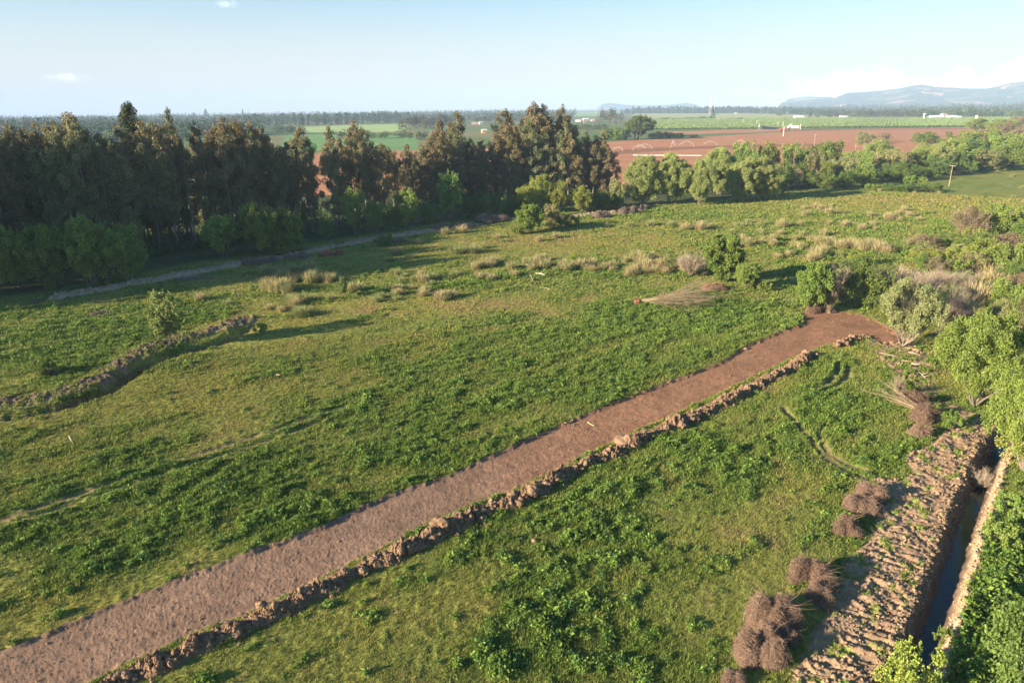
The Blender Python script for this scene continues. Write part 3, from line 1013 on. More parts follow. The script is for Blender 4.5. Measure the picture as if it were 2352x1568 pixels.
def grass():
    rng = np.random.default_rng(77)
    X, Y, R = scatter(430000, 30, 330, rng, 45, 1)
    X2, Y2, R2 = scatter(150000, 30, 110, rng, 45, 2)
    X = np.concatenate([X, X2]); Y = np.concatenate([Y, Y2]); R = np.concatenate([R, R2])
    ok = field_ok(X, Y, 4.0) & ~on_soil(X, Y)
    X, Y, R = X[ok], Y[ok], R[ok]
    z, _, _ = ground_at(X, Y, False)
    lush, yel, dry = maps(X, Y)
    tall = np.clip(lush, 0, 1)
    n = len(X)
    S = np.maximum(0.12, R * 0.0026) * rng.uniform(0.7, 1.4, n) * (0.85 + 0.75 * tall)
    hgt = (0.07 + 0.05 * rng.random(n) + 0.17 * tall * rng.random(n)) * np.clip(R / 70, 1, 2.6) ** 0.6
    base = turf_colour(lush, yel, dry)
    base = base * (1 + rng.uniform(-0.22, 0.28, n))[:, None]
    straw = rng.random(n) < (0.04 + 0.25 * dry)
    base[straw] = base[straw] * 0.4 + np.array([0.36, 0.29, 0.13]) * 0.6
    nb = 4
    a = rng.uniform(0, 2 * math.pi, (n, nb))
    lean = rng.uniform(0.15, 1.1, (n, nb))
    bx = X[:, None] + np.cos(a) * S[:, None] * 0.35 * rng.random((n, nb)); by = Y[:, None] + np.sin(a) * S[:, None] * 0.35 * rng.random((n, nb))
    w = S[:, None] * rng.uniform(0.22, 0.42, (n, nb))
    L = (hgt[:, None] + S[:, None] * 0.25) * rng.uniform(0.8, 1.3, (n, nb))
    px_, py_ = -np.sin(a), np.cos(a)
    v0 = np.stack([bx - px_ * w / 2, by - py_ * w / 2, np.broadcast_to(z[:, None] - 0.02, a.shape)], -1)
    v1 = np.stack([bx + px_ * w / 2, by + py_ * w / 2, np.broadcast_to(z[:, None] - 0.02, a.shape)], -1)
    t = np.stack([bx + np.cos(a) * L * np.sin(lean) + rng.normal(0, .1, a.shape) * L, by + np.sin(a) * L * np.sin(lean) + rng.normal(0, .1, a.shape) * L, z[:, None] + L * np.cos(lean)], -1)
    V = np.stack([v0, v1, t], 2).reshape(-1, 3)
    Fq = np.arange(len(V)).reshape(-1, 3)
    c = np.repeat(base, nb * 3, 0) * np.repeat(rng.uniform(0.85, 1.15, n * nb), 3)[:, None]
    me = make_mesh('grass', V, [Fq], c)
    me.materials.append(M_GRASS)
    tag(link('grass', me), 'short green and yellowed grass covering the meadow', 'grass', kind='stuff')


grass()


def weeds():
    rng = np.random.default_rng(78)
    X, Y, R = scatter(330000, 30, 260, rng, 45, 1)
    lush, yel, dry = maps(X, Y)
    e = tuss(X, Y, lush)
    px, py = proj(X, Y)
    right = (px > 2160) & (py > 1180)
    e = np.where(right, e + 0.5, e)
    lone = rng.random(len(X)) < 0.012
    ok = ((rng.random(len(X)) < np.clip(e * 3.0, 0, 1) * 0.75) | (lone & (lush > 0.15))) & field_ok(X, Y, 2.0) & ~on_soil(X, Y)
    X, Y, R, e, right, lush = X[ok], Y[ok], R[ok], e[ok], right[ok], lush[ok]
    n = len(X)
    z, _, _ = ground_at(X, Y, False)
    S = (0.10 + 0.08 * rng.random(n) + 0.17 * np.clip(e, 0, 1)) * np.clip(R / 80, 1, 2.2) ** 0.6
    S *= np.where(rng.random(n) < 0.08, 1.6, 1.0)
    S = np.where(right, S * 1.15, S)
    nl = 12
    C = np.repeat(np.column_stack([X, Y, z]), nl, 0)
    q = rng.normal(size=(n * nl, 3)); q /= np.linalg.norm(q, axis=1, keepdims=True)
    q *= rng.uniform(0.45, 1, (n * nl, 1)); q[:, 2] = np.abs(q[:, 2]) * 1.5
    SS = np.repeat(S, nl)
    C = C + q * SS[:, None]
    V, Fq = leaf_quads(C, SS * 0.68, rng, 0.55, 0.9)
    base = np.array([0.148, 0.230, 0.038])[None] * (1 + rng.uniform(-.25, .3, (n, 1)))
    tone = fbm(X, Y, 4, 2, 320)
    base = base * (1 + 0.3 * tone)[:, None]
    yl = rng.random(n) < 0.2 + 0.3 * tone
    base[yl] = np.array([0.19, 0.265, 0.05])
    bl = rng.random(n) < 0.15
    base[bl] = np.array([0.060, 0.135, 0.045])
    c = np.repeat(np.repeat(base, nl, 0) * rng.uniform(.75, 1.3, (n * nl, 1)), 4, 0)
    me = make_mesh('weeds', V, [Fq], c)
    me.materials.append(M_GRASS)
    tag(link('weeds', me), 'leafy dark green weeds standing in clumps above the meadow grass', 'weeds', kind='stuff')


weeds()


# ------------------------------------------------------------------ trees and shrubs
def crown_from_clumps(mb, C, Rc, n_per, leaf, rng, cols, droop=0.0, flat=0.8, aspect=0.5, up=0.3, shell=0.55):
    """C (m,3) clump centres, Rc (m,) radii; leaves sit mostly on each clump's outside"""
    m = len(C)
    nper = np.maximum(4, (n_per * (Rc / Rc.mean()) ** 2).astype(int))
    idx = np.repeat(np.arange(m), nper)
    n = len(idx)
    q = rng.normal(size=(n, 3)); q /= np.linalg.norm(q, axis=1, keepdims=True)
    r = shell + (1 - shell) * rng.random(n) ** 0.7
    q2 = q * (r * Rc[idx] * rng.uniform(0.8, 1.12, n))[:, None]
    q2[:, 2] *= flat
    P = C[idx] + q2
    V, Fq = leaf_quads(P, leaf, rng, aspect, up, droop, q)
    a, b, c_ = cols
    tone = rng.random((m, 1))
    base = a * (1 - tone) + b * tone
    base = base[idx] * rng.uniform(0.72, 1.32, (n, 1))
    sp = rng.random(n) < 0.07
    base[sp] = c_
    mb.add(V, Fq, np.repeat(base, 4, 0))


def limb(mb, a, b, r0, r1, rng, k=6, wob=0.06, col=(0.2, 0.16, 0.12), sides=5, sag=0.0):
    a = np.asarray(a, float); b = np.asarray(b, float)
    t = np.linspace(0, 1, k)[:, None]
    L = np.linalg.norm(b - a)
    P = a + (b - a) * t + np.cumsum(rng.normal(0, wob * L / k, (k, 3)), 0) * np.minimum(1, t * 3)
    P[:, 2] += sag * L * np.sin(t[:, 0] * math.pi)
    R = r0 + (r1 - r0) * t[:, 0]
    V, Fq = tubes(P, R, sides)
    mb.add(V, Fq, col)
    return P


def eucalyptus(seed, h=30.0, width=3.0, lo=0.25, cols=None, leafn=95, bare=0.0, leaf=0.42):
    rng = np.random.default_rng(seed)
    bark = (0.20, 0.165, 0.135)
    tr = MB(); cr = MB()
    lean = rng.normal(0, 0.02, 2) * h
    K = 12
    t = np.linspace(0, 1, K)
    P = np.column_stack([lean[0] * t + np.cumsum(rng.normal(0, .09, K)), lean[1] * t + np.cumsum(rng.normal(0, .09, K)), -0.4 + t * h * 0.97])
    V, Fq = tubes(P, 0.30 * (1 - t) ** 0.8 + 0.03, 7)
    tr.add(V, Fq, bark)
    C = []; Rc = []
    nb = int(34 * (1 - bare))
    for i in range(nb):
        u = lo + (1 - lo) * (i + rng.random()) / nb
        base = np.array([np.interp(u, t, P[:, 0]), np.interp(u, t, P[:, 1]), u * h * 0.96])
        prof = width * (0.55 + 0.45 * math.sin(min(1, (u - lo) / (0.55 - lo * .3)) * math.pi / 2)) * (1 if u < 0.62 else max(0.16, 1 - ((u - 0.62) / 0.40) ** 1.5))
        a = rng.uniform(0, 6.28)
        L = prof * rng.uniform(0.55, 1.15)
        tip = base + np.array([math.cos(a) * L, math.sin(a) * L, L * rng.uniform(0.35, 0.95)])
        tip[2] = min(tip[2], h * 0.985)
        limb(tr, base - [0, 0, L * .4], tip, 0.075, 0.02, rng, 5, 0.1, bark, 4)
        for k in range(3):
            f = rng.uniform(0.55, 1.12)
            c = base + (tip - base) * f + rng.normal(0, 0.42, 3)
            C.append(c); Rc.append(rng.uniform(0.65, 1.35) * (0.7 if u > 0.85 else 1.0))
    for k in range(4):
        C.append(np.array([P[-1, 0], P[-1, 1], h * (0.93 + 0.018 * k)]) + rng.normal(0, .22, 3)); Rc.append(0.42)
    if cols is None:
        cols = (np.array([0.155, 0.150, 0.070]), np.array([0.26, 0.205, 0.10]), np.array([0.34, 0.21, 0.11]))
    crown_from_clumps(cr, np.array(C), np.array(Rc), leafn, leaf, rng, cols, droop=0.8, flat=1.2, aspect=0.42)
    return {'name': 'eucalyptus_tree', 'h': h, 'parts': [('trunk', tr.mesh('trunk', M_BARK)), ('crown', cr.mesh('crown', M_EUC))]}


def broad(seed, h, w, name='willow_tree', cols=None, lobes=9, leafn=420, leaf=0.28, lo=0.08, stems=5, droop=0.2, spray=0.0, flat=1.0, bark=(0.17, 0.14, 0.11), mat=None, trunk_r=0.16, lobe_r=0.36, up=0.4, aspect=0.45, top_bias=1.0, sub=7, squat=1.0, fork=0.12, bottom=0.15):
    """many-stemmed round tree: lobes of smaller clumps on an ellipsoid"""
    rng = np.random.default_rng(seed)
    tr = MB(); cr = MB()
    C = []; Rc = []
    zc = h * (lo + (1 - lo) * 0.52); hz = h * (1 - lo) * 0.5
    lob = []
    for i in range(lobes):
        gi = (i + 0.5) / lobes
        vz = 1 - 2 * gi
        pa = i * 2.39996 + rng.normal(0, .35)
        vr = math.sqrt(max(0, 1 - vz * vz))
        v = np.array([vr * math.cos(pa), vr * math.sin(pa), vz])
        f = rng.uniform(0.50, 0.74)
        c = np.array([v[0] * w * f, v[1] * w * f, zc + v[2] * hz * (f + .04)])
        if vz < 0:
            c[:2] *= 1 - bottom * (-vz)
        lob.append((c, min(w, hz * 1.2) * lobe_r * rng.uniform(0.8, 1.2)))
    for c, r in lob:
        for k in range(sub):
            q = rng.normal(size=3); q /= np.linalg.norm(q)
            q[2] = q[2] * 0.9 + 0.1
            cc = c + q * r * rng.uniform(0.6, 1.0) * np.array([1, 1, squat])
            cc[2] = min(max(cc[2], r * .25), h - r * 0.25)
            C.append(cc); Rc.append(r * rng.uniform(0.34, 0.60))
    C = np.array(C); Rc = np.array(Rc)
    for i in range(stems):
        a = rng.uniform(0, 6.28); rr = rng.uniform(0, fork) * w
        base = np.array([math.cos(a) * rr, math.sin(a) * rr, -0.2])
        c, r = lob[rng.integers(len(lob))]
        Pm = limb(tr, base, c, trunk_r * rng.uniform(.6, 1), trunk_r * .25, rng, 8, 0.10, bark, 6)
        for k in range(7):
            j = rng.integers(len(C))
            if np.linalg.norm(C[j] - c) < w * 0.9:
                limb(tr, Pm[rng.integers(3, 8)], C[j], trunk_r * .22, 0.012, rng, 5, 0.12, bark, 4)
    if cols is None:
        cols = (np.array([0.06, 0.12, 0.035]), np.array([0.085, 0.15, 0.045]), np.array([0.12, 0.18, 0.06]))
    crown_from_clumps(cr, C, Rc, leafn * 1.35 / sub, leaf * 1.22, rng, cols, droop, min(flat, 1.2), aspect * 1.25, up, 0.4)
    if spray > 0:      # upright shoots sticking out of the crown
        n = int(70 * spray)
        j = rng.integers(0, len(C), n)
        j = j[C[j, 2] > zc * .7]
        for q in j:
            b = C[q]; d = np.array([b[0] / w * .4, b[1] / w * .4, 1.0]) + rng.normal(0, .18, 3)
            d /= np.linalg.norm(d)
            L = rng.uniform(0.5, 1.1) * h * 0.12
            tt = rng.random(26)[:, None]
            Pq = b + d * (Rc[q] * 0.5 + L * tt) + rng.normal(0, .05 * h / 8, (26, 3))
            V, Fq = leaf_quads(Pq, leaf * .8, rng, aspect, .4, -0.6)
            cr.add(V, Fq, cols[1] * rng.uniform(.8, 1.25))
    return {'name': name, 'h': h, 'w': w, 'parts': [('trunk', tr.mesh('trunk', M_BARK)), ('crown', cr.mesh('crown', mat or M_LEAF))]}


def weeping(seed, h, w, cols, leaf=0.40, n_dome=44, n_str=30, name='willow_tree'):
    rng = np.random.default_rng(seed)
    tr = MB(); cr = MB()
    bark = (0.2, 0.16, 0.12)
    pts = []
    for i in range(n_dome):
        a = rng.uniform(0, 6.28); rr = math.sqrt(rng.random()) * 0.92
        z = h * (0.45 + 0.52 * math.sqrt(max(0, 1 - rr * rr))) * rng.uniform(0.80, 1.0)
        pts.append(np.array([math.cos(a) * rr * w, math.sin(a) * rr * w, z]))
    for k in range(6):
        a = rng.uniform(0, 6.28)
        b = np.array([math.cos(a) * .4, math.sin(a) * .4, -.3])
        m = np.array([math.cos(a) * w * .3, math.sin(a) * w * .3, h * .55])
        Pm = limb(tr, b, m, .32, .14, rng, 7, .08, bark, 6)
        for q in range(5):
            c = pts[rng.integers(n_dome)]
            limb(tr, Pm[rng.integers(3, 7)], c, .1, .03, rng, 5, .1, bark, 4)
    for c in pts:
        tone = rng.random()
        base = cols[0] * (1 - tone) + cols[1] * tone
        # cap
        n = 190
        R_ = w * rng.uniform(0.17, 0.27)
        q = rng.normal(size=(n, 3)); q /= np.linalg.norm(q, axis=1, keepdims=True); q[:, 2] = np.abs(q[:, 2]) * .8
        V, Fq = leaf_quads(c + q * R_ * rng.uniform(.6, 1.05, (n, 1)), leaf, rng, .38, .3, .4, q)
        cr.add(V, Fq, np.repeat(base * rng.uniform(.75, 1.3, (n, 1)), 4, 0))
        # hanging strands
        for s_ in range(n_str):
            a = rng.uniform(0, 6.28)
            o = c + np.array([math.cos(a), math.sin(a), 0]) * R_ * rng.uniform(.5, 1.1)
            L = rng.uniform(0.2, 0.8) * h
            L = min(L, o[2] - 0.5)
            if L < .5:
                continue
            m = int(8 + L * 3.5)
            t = rng.random(m)
            outw = np.array([o[0], o[1], 0]) / w * 0.25 * L
            Pq = o + outw * (t * (1.6 - t))[:, None] + np.column_stack([np.zeros(m), np.zeros(m), -L * t ** 1.25]) + rng.normal(0, .13, (m, 3))
            V, Fq = leaf_quads(Pq, leaf * .95, rng, .3, .2, 1.4)
            cr.add(V, Fq, np.repeat(base * rng.uniform(.7, 1.28, (m, 1)), 4, 0))
    return {'name': name, 'h': h, 'w': w, 'parts': [('trunk', tr.mesh('trunk', M_BARK)), ('crown', cr.mesh('crown', M_LEAF))]}


def twigs(mb, B, D, L, r, rng, k=5, curl=0.25, sag=0.0, col=(0.3, 0.22, 0.17), sides=3):
    """batch of thin curved twigs from base points B along directions D"""
    n = len(B)
    t = np.linspace(0, 1, k)[None, :, None]
    D = D / (np.linalg.norm(D, axis=1, keepdims=True) + 1e-9)
    side = rng.normal(size=(n, 3))
    side -= (side * D).sum(1, keepdims=True) * D
    side /= np.linalg.norm(side, axis=1, keepdims=True)
    P = B[:, None] + D[:, None] * t * L[:, None, None] + side[:, None] * (t ** 2) * (curl * L * rng.uniform(-1, 1, n))[:, None, None]
    P[..., 2] += (sag * L)[:, None] * (t[..., 0] ** 2) if np.ndim(sag) == 0 else 0
    P[..., 2] += 0
    R = r[:, None] * (1 - 0.75 * t[0, :, 0])[None]
    V, Fq = tubes(P, R, sides)
    c = np.asarray(col) * rng.uniform(.7, 1.3, (n, 1))
    mb.add(V, Fq, np.repeat(c, k * sides, 0))
    return P


def brush_pile(seed, rx, ry, h, n=1700, col=(0.24, 0.165, 0.13), name='brush_pile', thick=0.011):
    rng = np.random.default_rng(seed)
    mb = MB()
    # the heap: twigs laid over an uneven dome, mostly combed one way
    nd = 11
    n = int(n * 2.6)
    dom = [(rng.uniform(-.62, .62) * rx, rng.uniform(-.62, .62) * ry, rng.uniform(.34, .62), rng.uniform(.4, 1.0) * h, rng.uniform(0, 6.28)) for _ in range(nd)]
    for (cx, cy_, f, hh, ang) in dom:
        m = n // nd
        a = rng.uniform(0, 6.28, m); el = np.arcsin(rng.random(m) ** 0.8)
        rr = rng.uniform(.82, 1.0, m)
        nrm = np.stack([np.cos(a) * np.cos(el), np.sin(a) * np.cos(el), np.sin(el)], 1)
        S = np.array([rx * f, ry * f, hh])
        B = nrm * S * rr[:, None] + [cx, cy_, 0]
        comb = np.array([math.cos(ang), math.sin(ang), -.15]) + rng.normal(0, 1.0, (m, 3))
        comb -= (comb * nrm).sum(1, keepdims=True) * nrm * .97
        L = rng.uniform(.22, .66, m)
        B = B - comb / (np.linalg.norm(comb, axis=1, keepdims=True)) * (L / 2)[:, None]
        B[:, 2] = np.maximum(B[:, 2], 0.02)
        twigs(mb, B, comb, L, rng.uniform(.45, 1.3, m) * thick, rng, 5, .7, -0.05, col)
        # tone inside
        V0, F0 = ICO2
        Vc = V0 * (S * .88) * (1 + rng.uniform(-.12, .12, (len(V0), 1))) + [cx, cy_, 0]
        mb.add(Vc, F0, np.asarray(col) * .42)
    m = n // 140
    a = rng.uniform(0, 6.28, m)
    D = np.stack([np.cos(a), np.sin(a), rng.uniform(.1, 1.1, m)], 1)
    B = np.column_stack([np.cos(a) * rx * .5, np.sin(a) * ry * .5, rng.uniform(.3, .8, m) * h])
    twigs(mb, B, D, rng.uniform(.3, .8, m) * h, np.full(m, thick), rng, 4, .5, -.2, col)
    return {'name': name, 'parts': [(None, mb.mesh(name, M_TWIG))]}


def bare_shrub(seed, h, w, col=(0.30, 0.22, 0.17), n=60, green=None, name='bare_shrub'):
    rng = np.random.default_rng(seed)
    mb = MB(); cr = MB()
    a = rng.uniform(0, 6.28, n); sp = rng.uniform(.05, 1, n)
    D = np.stack([np.cos(a) * sp * w, np.sin(a) * sp * w, h * rng.uniform(.6, 1, n)], 1)
    D[:, :2] *= 1.15
    L = np.linalg.norm(D, axis=1) * rng.uniform(.55, 1.05, n)
    P = twigs(mb, np.column_stack([np.cos(a) * .1 * w, np.sin(a) * .1 * w, np.zeros(n)]), D, L, np.full(n, .026), rng, 6, .35, -.12, col, 4)
    for lev, (cnt, rad) in enumerate(((26, .008), (34, .006))):
        j = rng.integers(0, n, n * cnt); kk = rng.integers(2, 6, n * cnt)
        B = P[j, kk]
        DD = D[j] / L[j][:, None] + rng.normal(0, .45, (len(j), 3))
        twigs(mb, B, DD, rng.uniform(.12, .35, len(j)) * h, np.full(len(j), rad * 1.2), rng, 4, .3, .0, np.asarray(col) * 1.05)
    parts = [('stems', mb.mesh('stems', M_TWIG))]
    if green is not None:
        m = int(n * 50 * green[1])
        j = rng.integers(0, n, m); kk = rng.integers(2, 6, m)
        V, Fq = leaf_quads(P[j, kk] + rng.normal(0, .09 * h, (m, 3)), .06 * h ** .5 * 1.4, rng, .5, .4, 0)
        cr.add(V, Fq, np.repeat(np.asarray(green[0]) * rng.uniform(.7, 1.3, (m, 1)), 4, 0))
        parts.append(('leaves', cr.mesh('leaves', M_LEAF)))
    return {'name': name, 'h': h, 'w': w, 'parts': parts}


def tussock(seed, h, w, n=420, tan=0.75, name='dry_grass_tussock', spread=1.0):
    rng = np.random.default_rng(seed)
    a = rng.uniform(0, 6.28, n)
    rb = rng.random(n) ** .6 * w * .8
    B = np.column_stack([np.cos(a) * rb, np.sin(a) * rb, np.full(n, -.03)])
    a2 = a + rng.normal(0, .6, n)
    le = rng.uniform(.0, 1.0, n) ** 1.3 * 1.1 * spread
    L = h * rng.uniform(.2, 1.1, n) ** .8 * (1 - .35 * rb / (w * .55) * rng.random(n))
    k = 4
    t = np.linspace(0, 1, k)
    D = np.stack([np.cos(a2) * le, np.sin(a2) * le, np.ones(n)], 1)
    P = B[:, None] + D[:, None] * (t[None, :, None] * L[:, None, None])
    P[..., :2] += (D[:, None, :2] * (t[None, :, None] ** 2) * (L * .5)[:, None, None])
    P[..., 2] -= (le * L * .35)[:, None] * t[None] ** 2
    s = np.stack([-np.sin(a2), np.cos(a2), np.zeros(n)], 1)
    rot = rng.uniform(-1, 1, (n, 1)); s = s + np.stack([np.cos(a2), np.sin(a2), np.zeros(n)], 1) * rot
    wd = rng.uniform(.5, 1.2, n) * .030 * (h / 1.0) ** .5
    wk = wd[:, None, None] * (1 - .7 * t)[None, :, None]
    V = np.stack([P - s[:, None] * wk, P + s[:, None] * wk], 2).reshape(-1, 3)
    i = np.arange(n)[:, None] * k * 2; j = np.arange(k - 1)[None] * 2
    Fq = np.stack([i + j, i + j + 1, i + j + 3, i + j + 2], -1).reshape(-1, 4)
    isd = rng.random(n) < tan
    c = np.where(isd[:, None], np.array([0.49, 0.375, 0.21]), np.array([0.20, 0.26, 0.08])) * rng.uniform(.75, 1.25, (n, 1))
    me = make_mesh(name, V, [Fq], np.repeat(c, k * 2, 0))
    me.materials.append(M_GRASS)
    return {'name': name, 'h': h, 'w': w, 'parts': [(None, me)]}


def LM(phrase, x, y):
    LANDMARKS.append((phrase, x, y))


# ---- the eucalyptus wood
EUC = [eucalyptus(300 + i, 30, 3.5 + 0.35 * (i % 3), 0.10 + 0.05 * (i % 4), leafn=105, leaf=.46) for i in range(6)]
EUC_OLIVE = [eucalyptus(320 + i, 30, 3.3, 0.16, (np.array([0.15, 0.165, 0.075]), np.array([0.22, 0.22, 0.10]), np.array([0.27, 0.24, 0.11]))) for i in range(3)]
EUC_BARE = [eucalyptus(330 + i, 30, 2.8, 0.45, bare=0.35) for i in range(2)]
EMERG = eucalyptus(340, 30, 3.6, 0.72, (np.array([0.075, 0.095, 0.04]), np.array([0.11, 0.125, 0.05]), np.array([0.15, 0.15, 0.06])), bare=0.2)
FRONT = [(-420, 760), (-150, 665), (0, 628), (200, 600), (480, 560), (700, 540), (850, 505), (1000, 476), (1200, 462), (1420, 455)]
TOPS = [(-400, 250), (0, 262), (30, 266), (60, 284), (95, 292), (115, 281), (140, 285), (164, 252), (180, 248), (205, 268), (232, 254), (255, 272), (285, 292), (309, 287), (335, 285), (360, 268), (380, 270), (410, 282), (432, 262), (460, 266), (490, 285), (520, 268), (545, 276), (562, 264), (585, 280), (605, 258), (622, 272), (640, 300), (655, 305), (685, 312), (710, 292), (735, 318), (765, 286), (790, 318), (831, 276), (850, 300), (870, 293), (905, 316), (930, 325), (949, 314), (970, 302), (990, 288), (1020, 273), (1040, 280), (1061, 259), (1085, 290), (1110, 318), (1140, 290), (1167, 250), (1190, 270), (1215, 240), (1236, 236), (1262, 268), (1290, 240), (1312, 280), (1325, 282), (1350, 310), (1383, 284), (1405, 314), (1420, 330)]


def interp(L, x):
    return float(np.interp(x, [p[0] for p in L], [p[1] for p in L]))


def build_wood():
    rng = np.random.default_rng(9)
    fp = ats(FRONT)
    seg = np.concatenate([[0], np.cumsum(np.hypot(*np.diff(fp, axis=0).T))])
    used = []
    for row in range(5):
        s = rng.uniform(0, 3)
        while s < seg[-1]:
            x = np.interp(s, seg, fp[:, 0]); y = np.interp(s, seg, fp[:, 1])
            i = min(np.searchsorted(seg, s, 'right') - 1, len(fp) - 2)
            d = fp[i + 1] - fp[i]; d /= np.linalg.norm(d); nrm = np.array([-d[1], d[0]])
            bx, by = proj(x, y)
            s += rng.uniform(3.9, 5.8) * (1 if row < 3 else 1.2)
            sparse = 690 < bx < 930
            if sparse and (row > 1 or rng.random() < 0.30):
                continue
            if bx > 980 and row > 3:
                continue
            if bx < -250 and row > 2:
                continue
            p = np.array([x, y]) + nrm * (row * 5.4 + rng.uniform(-1.3, 1.3)) + d * rng.uniform(-.8, .8)
            px, py = proj(p[0], p[1])
            ty = interp(TOPS, px)
            ph = height_of(px, py, ty + rng.uniform(0, 40) + (24 if row == 0 else 10))
            if row >= 1 and rng.random() < 0.30:
                ph = height_of(px, py, ty + rng.uniform(-2, 8))
            ph = min(max(ph, 12), 44)
            r_ = rng.random()
            pr = EUC_OLIVE[rng.integers(3)] if r_ < 0.2 else (EUC_BARE[rng.integers(2)] if r_ < 0.3 else EUC[rng.integers(6)])
            k = ph / 30
            wd = k * rng.uniform(.80, 1.15)
            if px > 960: wd *= 1.18
            o = place(pr, (p[0], p[1], 0), (wd, wd, k), rng.uniform(0, 6.28), cat='eucalyptus tree', group='eucalyptus trees of the tall wood')
            look = 'olive leaved eucalyptus' if pr in EUC_OLIVE else ('thin crowned eucalyptus' if pr in EUC_BARE else ('tall brown tinged eucalyptus' if ph > 33 else ('short brown tinged eucalyptus' if ph < 26 else 'brown tinged eucalyptus')))
            AUTO.append((o, look, row))
            used.append(p)
    A0 = at(0, 703)
    sdir = np.array([math.cos(SUN_AZ), math.sin(SUN_AZ)]); nrm = np.array([sdir[1], -sdir[0]])
    for k in range(26):
        t = 14 + 3.6 * k + rng.uniform(-1, 1); off = 3.0 + (k % 3) * 4.0 + rng.uniform(-.8, .8)
        p = A0 + sdir * t + nrm * off
        if proj(p[0], p[1], 0)[0] > -60 or proj(p[0], p[1], 30)[0] > -50:
            continue
        kz = rng.uniform(.75, 1.05)
        o = place(EUC[k % 6], (p[0], p[1], 0), (kz * 1.2, kz * 1.2, kz), k, cat='eucalyptus tree', group='eucalyptus trees of the tall wood')
        AUTO.append((o, 'eucalyptus at the wood corner', 9))
    for (x, yb, yt, pr, lab, w_) in ((352, 545, 233, EMERG, 'tallest eucalyptus with open forked top rising over the wood and the skyline', 1.0), (436, 545, 241, EUC_OLIVE[1], 'dark narrow eucalyptus whose tip rises over the skyline', .62), (1236, 452, 235, EUC[1], 'tallest broad eucalyptus right of the wood centre, its top above the skyline', 1.35), (1290, 452, 240, EUC[4], 'tall pointed eucalyptus beside the tallest broad one', 1.0), (1167, 455, 249, EUC[2], 'tall wide topped eucalyptus between the paler farm roofs and the tallest one', 1.25), (1061, 462, 259, EUC[5], 'golden brown conical eucalyptus just left of the wooden farmhouse', 1.3), (831, 470, 276, EUC[0], 'lone leafy eucalyptus standing before the dark green crop field', 1.0), (766, 480, 285, EUC_BARE[0], 'thin eucalyptus left of the lone leafy one, red soil behind it', .9), (710, 500, 291, EUC[3], 'stout eucalyptus at the left side of the gap with red soil', 1.15)):
        p = at(x, yb)
        k = height_of(x, yb, yt) / 30
        place(pr, (p[0], p[1], 0), (k * w_, k * w_, k), rng.uniform(0, 6.28), label=lab, cat='eucalyptus tree', group='eucalyptus trees of the tall wood')


build_wood()

def undergrowth():
    rng = np.random.default_rng(55)
    fp = ats(FRONT)
    n = 9000
    seg = np.concatenate([[0], np.cumsum(np.hypot(*np.diff(fp, axis=0).T))])
    t = rng.uniform(0, seg[-1], n); x = np.interp(t, seg, fp[:, 0]); y = np.interp(t, seg, fp[:, 1])
    i = np.minimum(np.searchsorted(seg, t, 'right') - 1, len(fp) - 2)
    d = fp[i + 1] - fp[i]; d /= np.linalg.norm(d, axis=1, keepdims=True)
    off = rng.uniform(-7, 30, n)
    x = x - d[:, 1] * off; y = y + d[:, 0] * off
    px, py = proj(x, y)
    db, sb, _ = dist_poly(x, y, BANK)
    k = (rng.random(n) < np.where((px > 700) & (px < 930), .35, 1.0)) & ((db * sb > 3.5) | (px > 1480))
    x, y, off = x[k], y[k], off[k]; n = len(x)
    m = 26
    q = rng.normal(size=(n * m, 3)); q /= np.linalg.norm(q, axis=1, keepdims=True); q[:, 2] = np.abs(q[:, 2])
    hh = np.repeat((.7 + 2.6 * rng.random(n) ** 2) * (1 + .5 * perlin(x / 9, y / 9, 3)) * np.where(off > 8, 1.5, 1), m)
    C = np.column_stack([np.repeat(x, m), np.repeat(y, m), np.zeros(n * m)]) + q * np.column_stack([hh * .8, hh * .8, hh])
    V, Fq = leaf_quads(C, .42, rng, .7, .5)
    c = np.array([.085, .135, .045]) * rng.uniform(.6, 1.3, (n, 1))
    me = make_mesh('undergrowth', V, [Fq], np.repeat(c, m * 4, 0)); me.materials.append(M_LEAF)
    tag(link('undergrowth', me), 'dark tangled brambles and undergrowth along the foot of the wood', 'undergrowth', kind='stuff')


undergrowth()

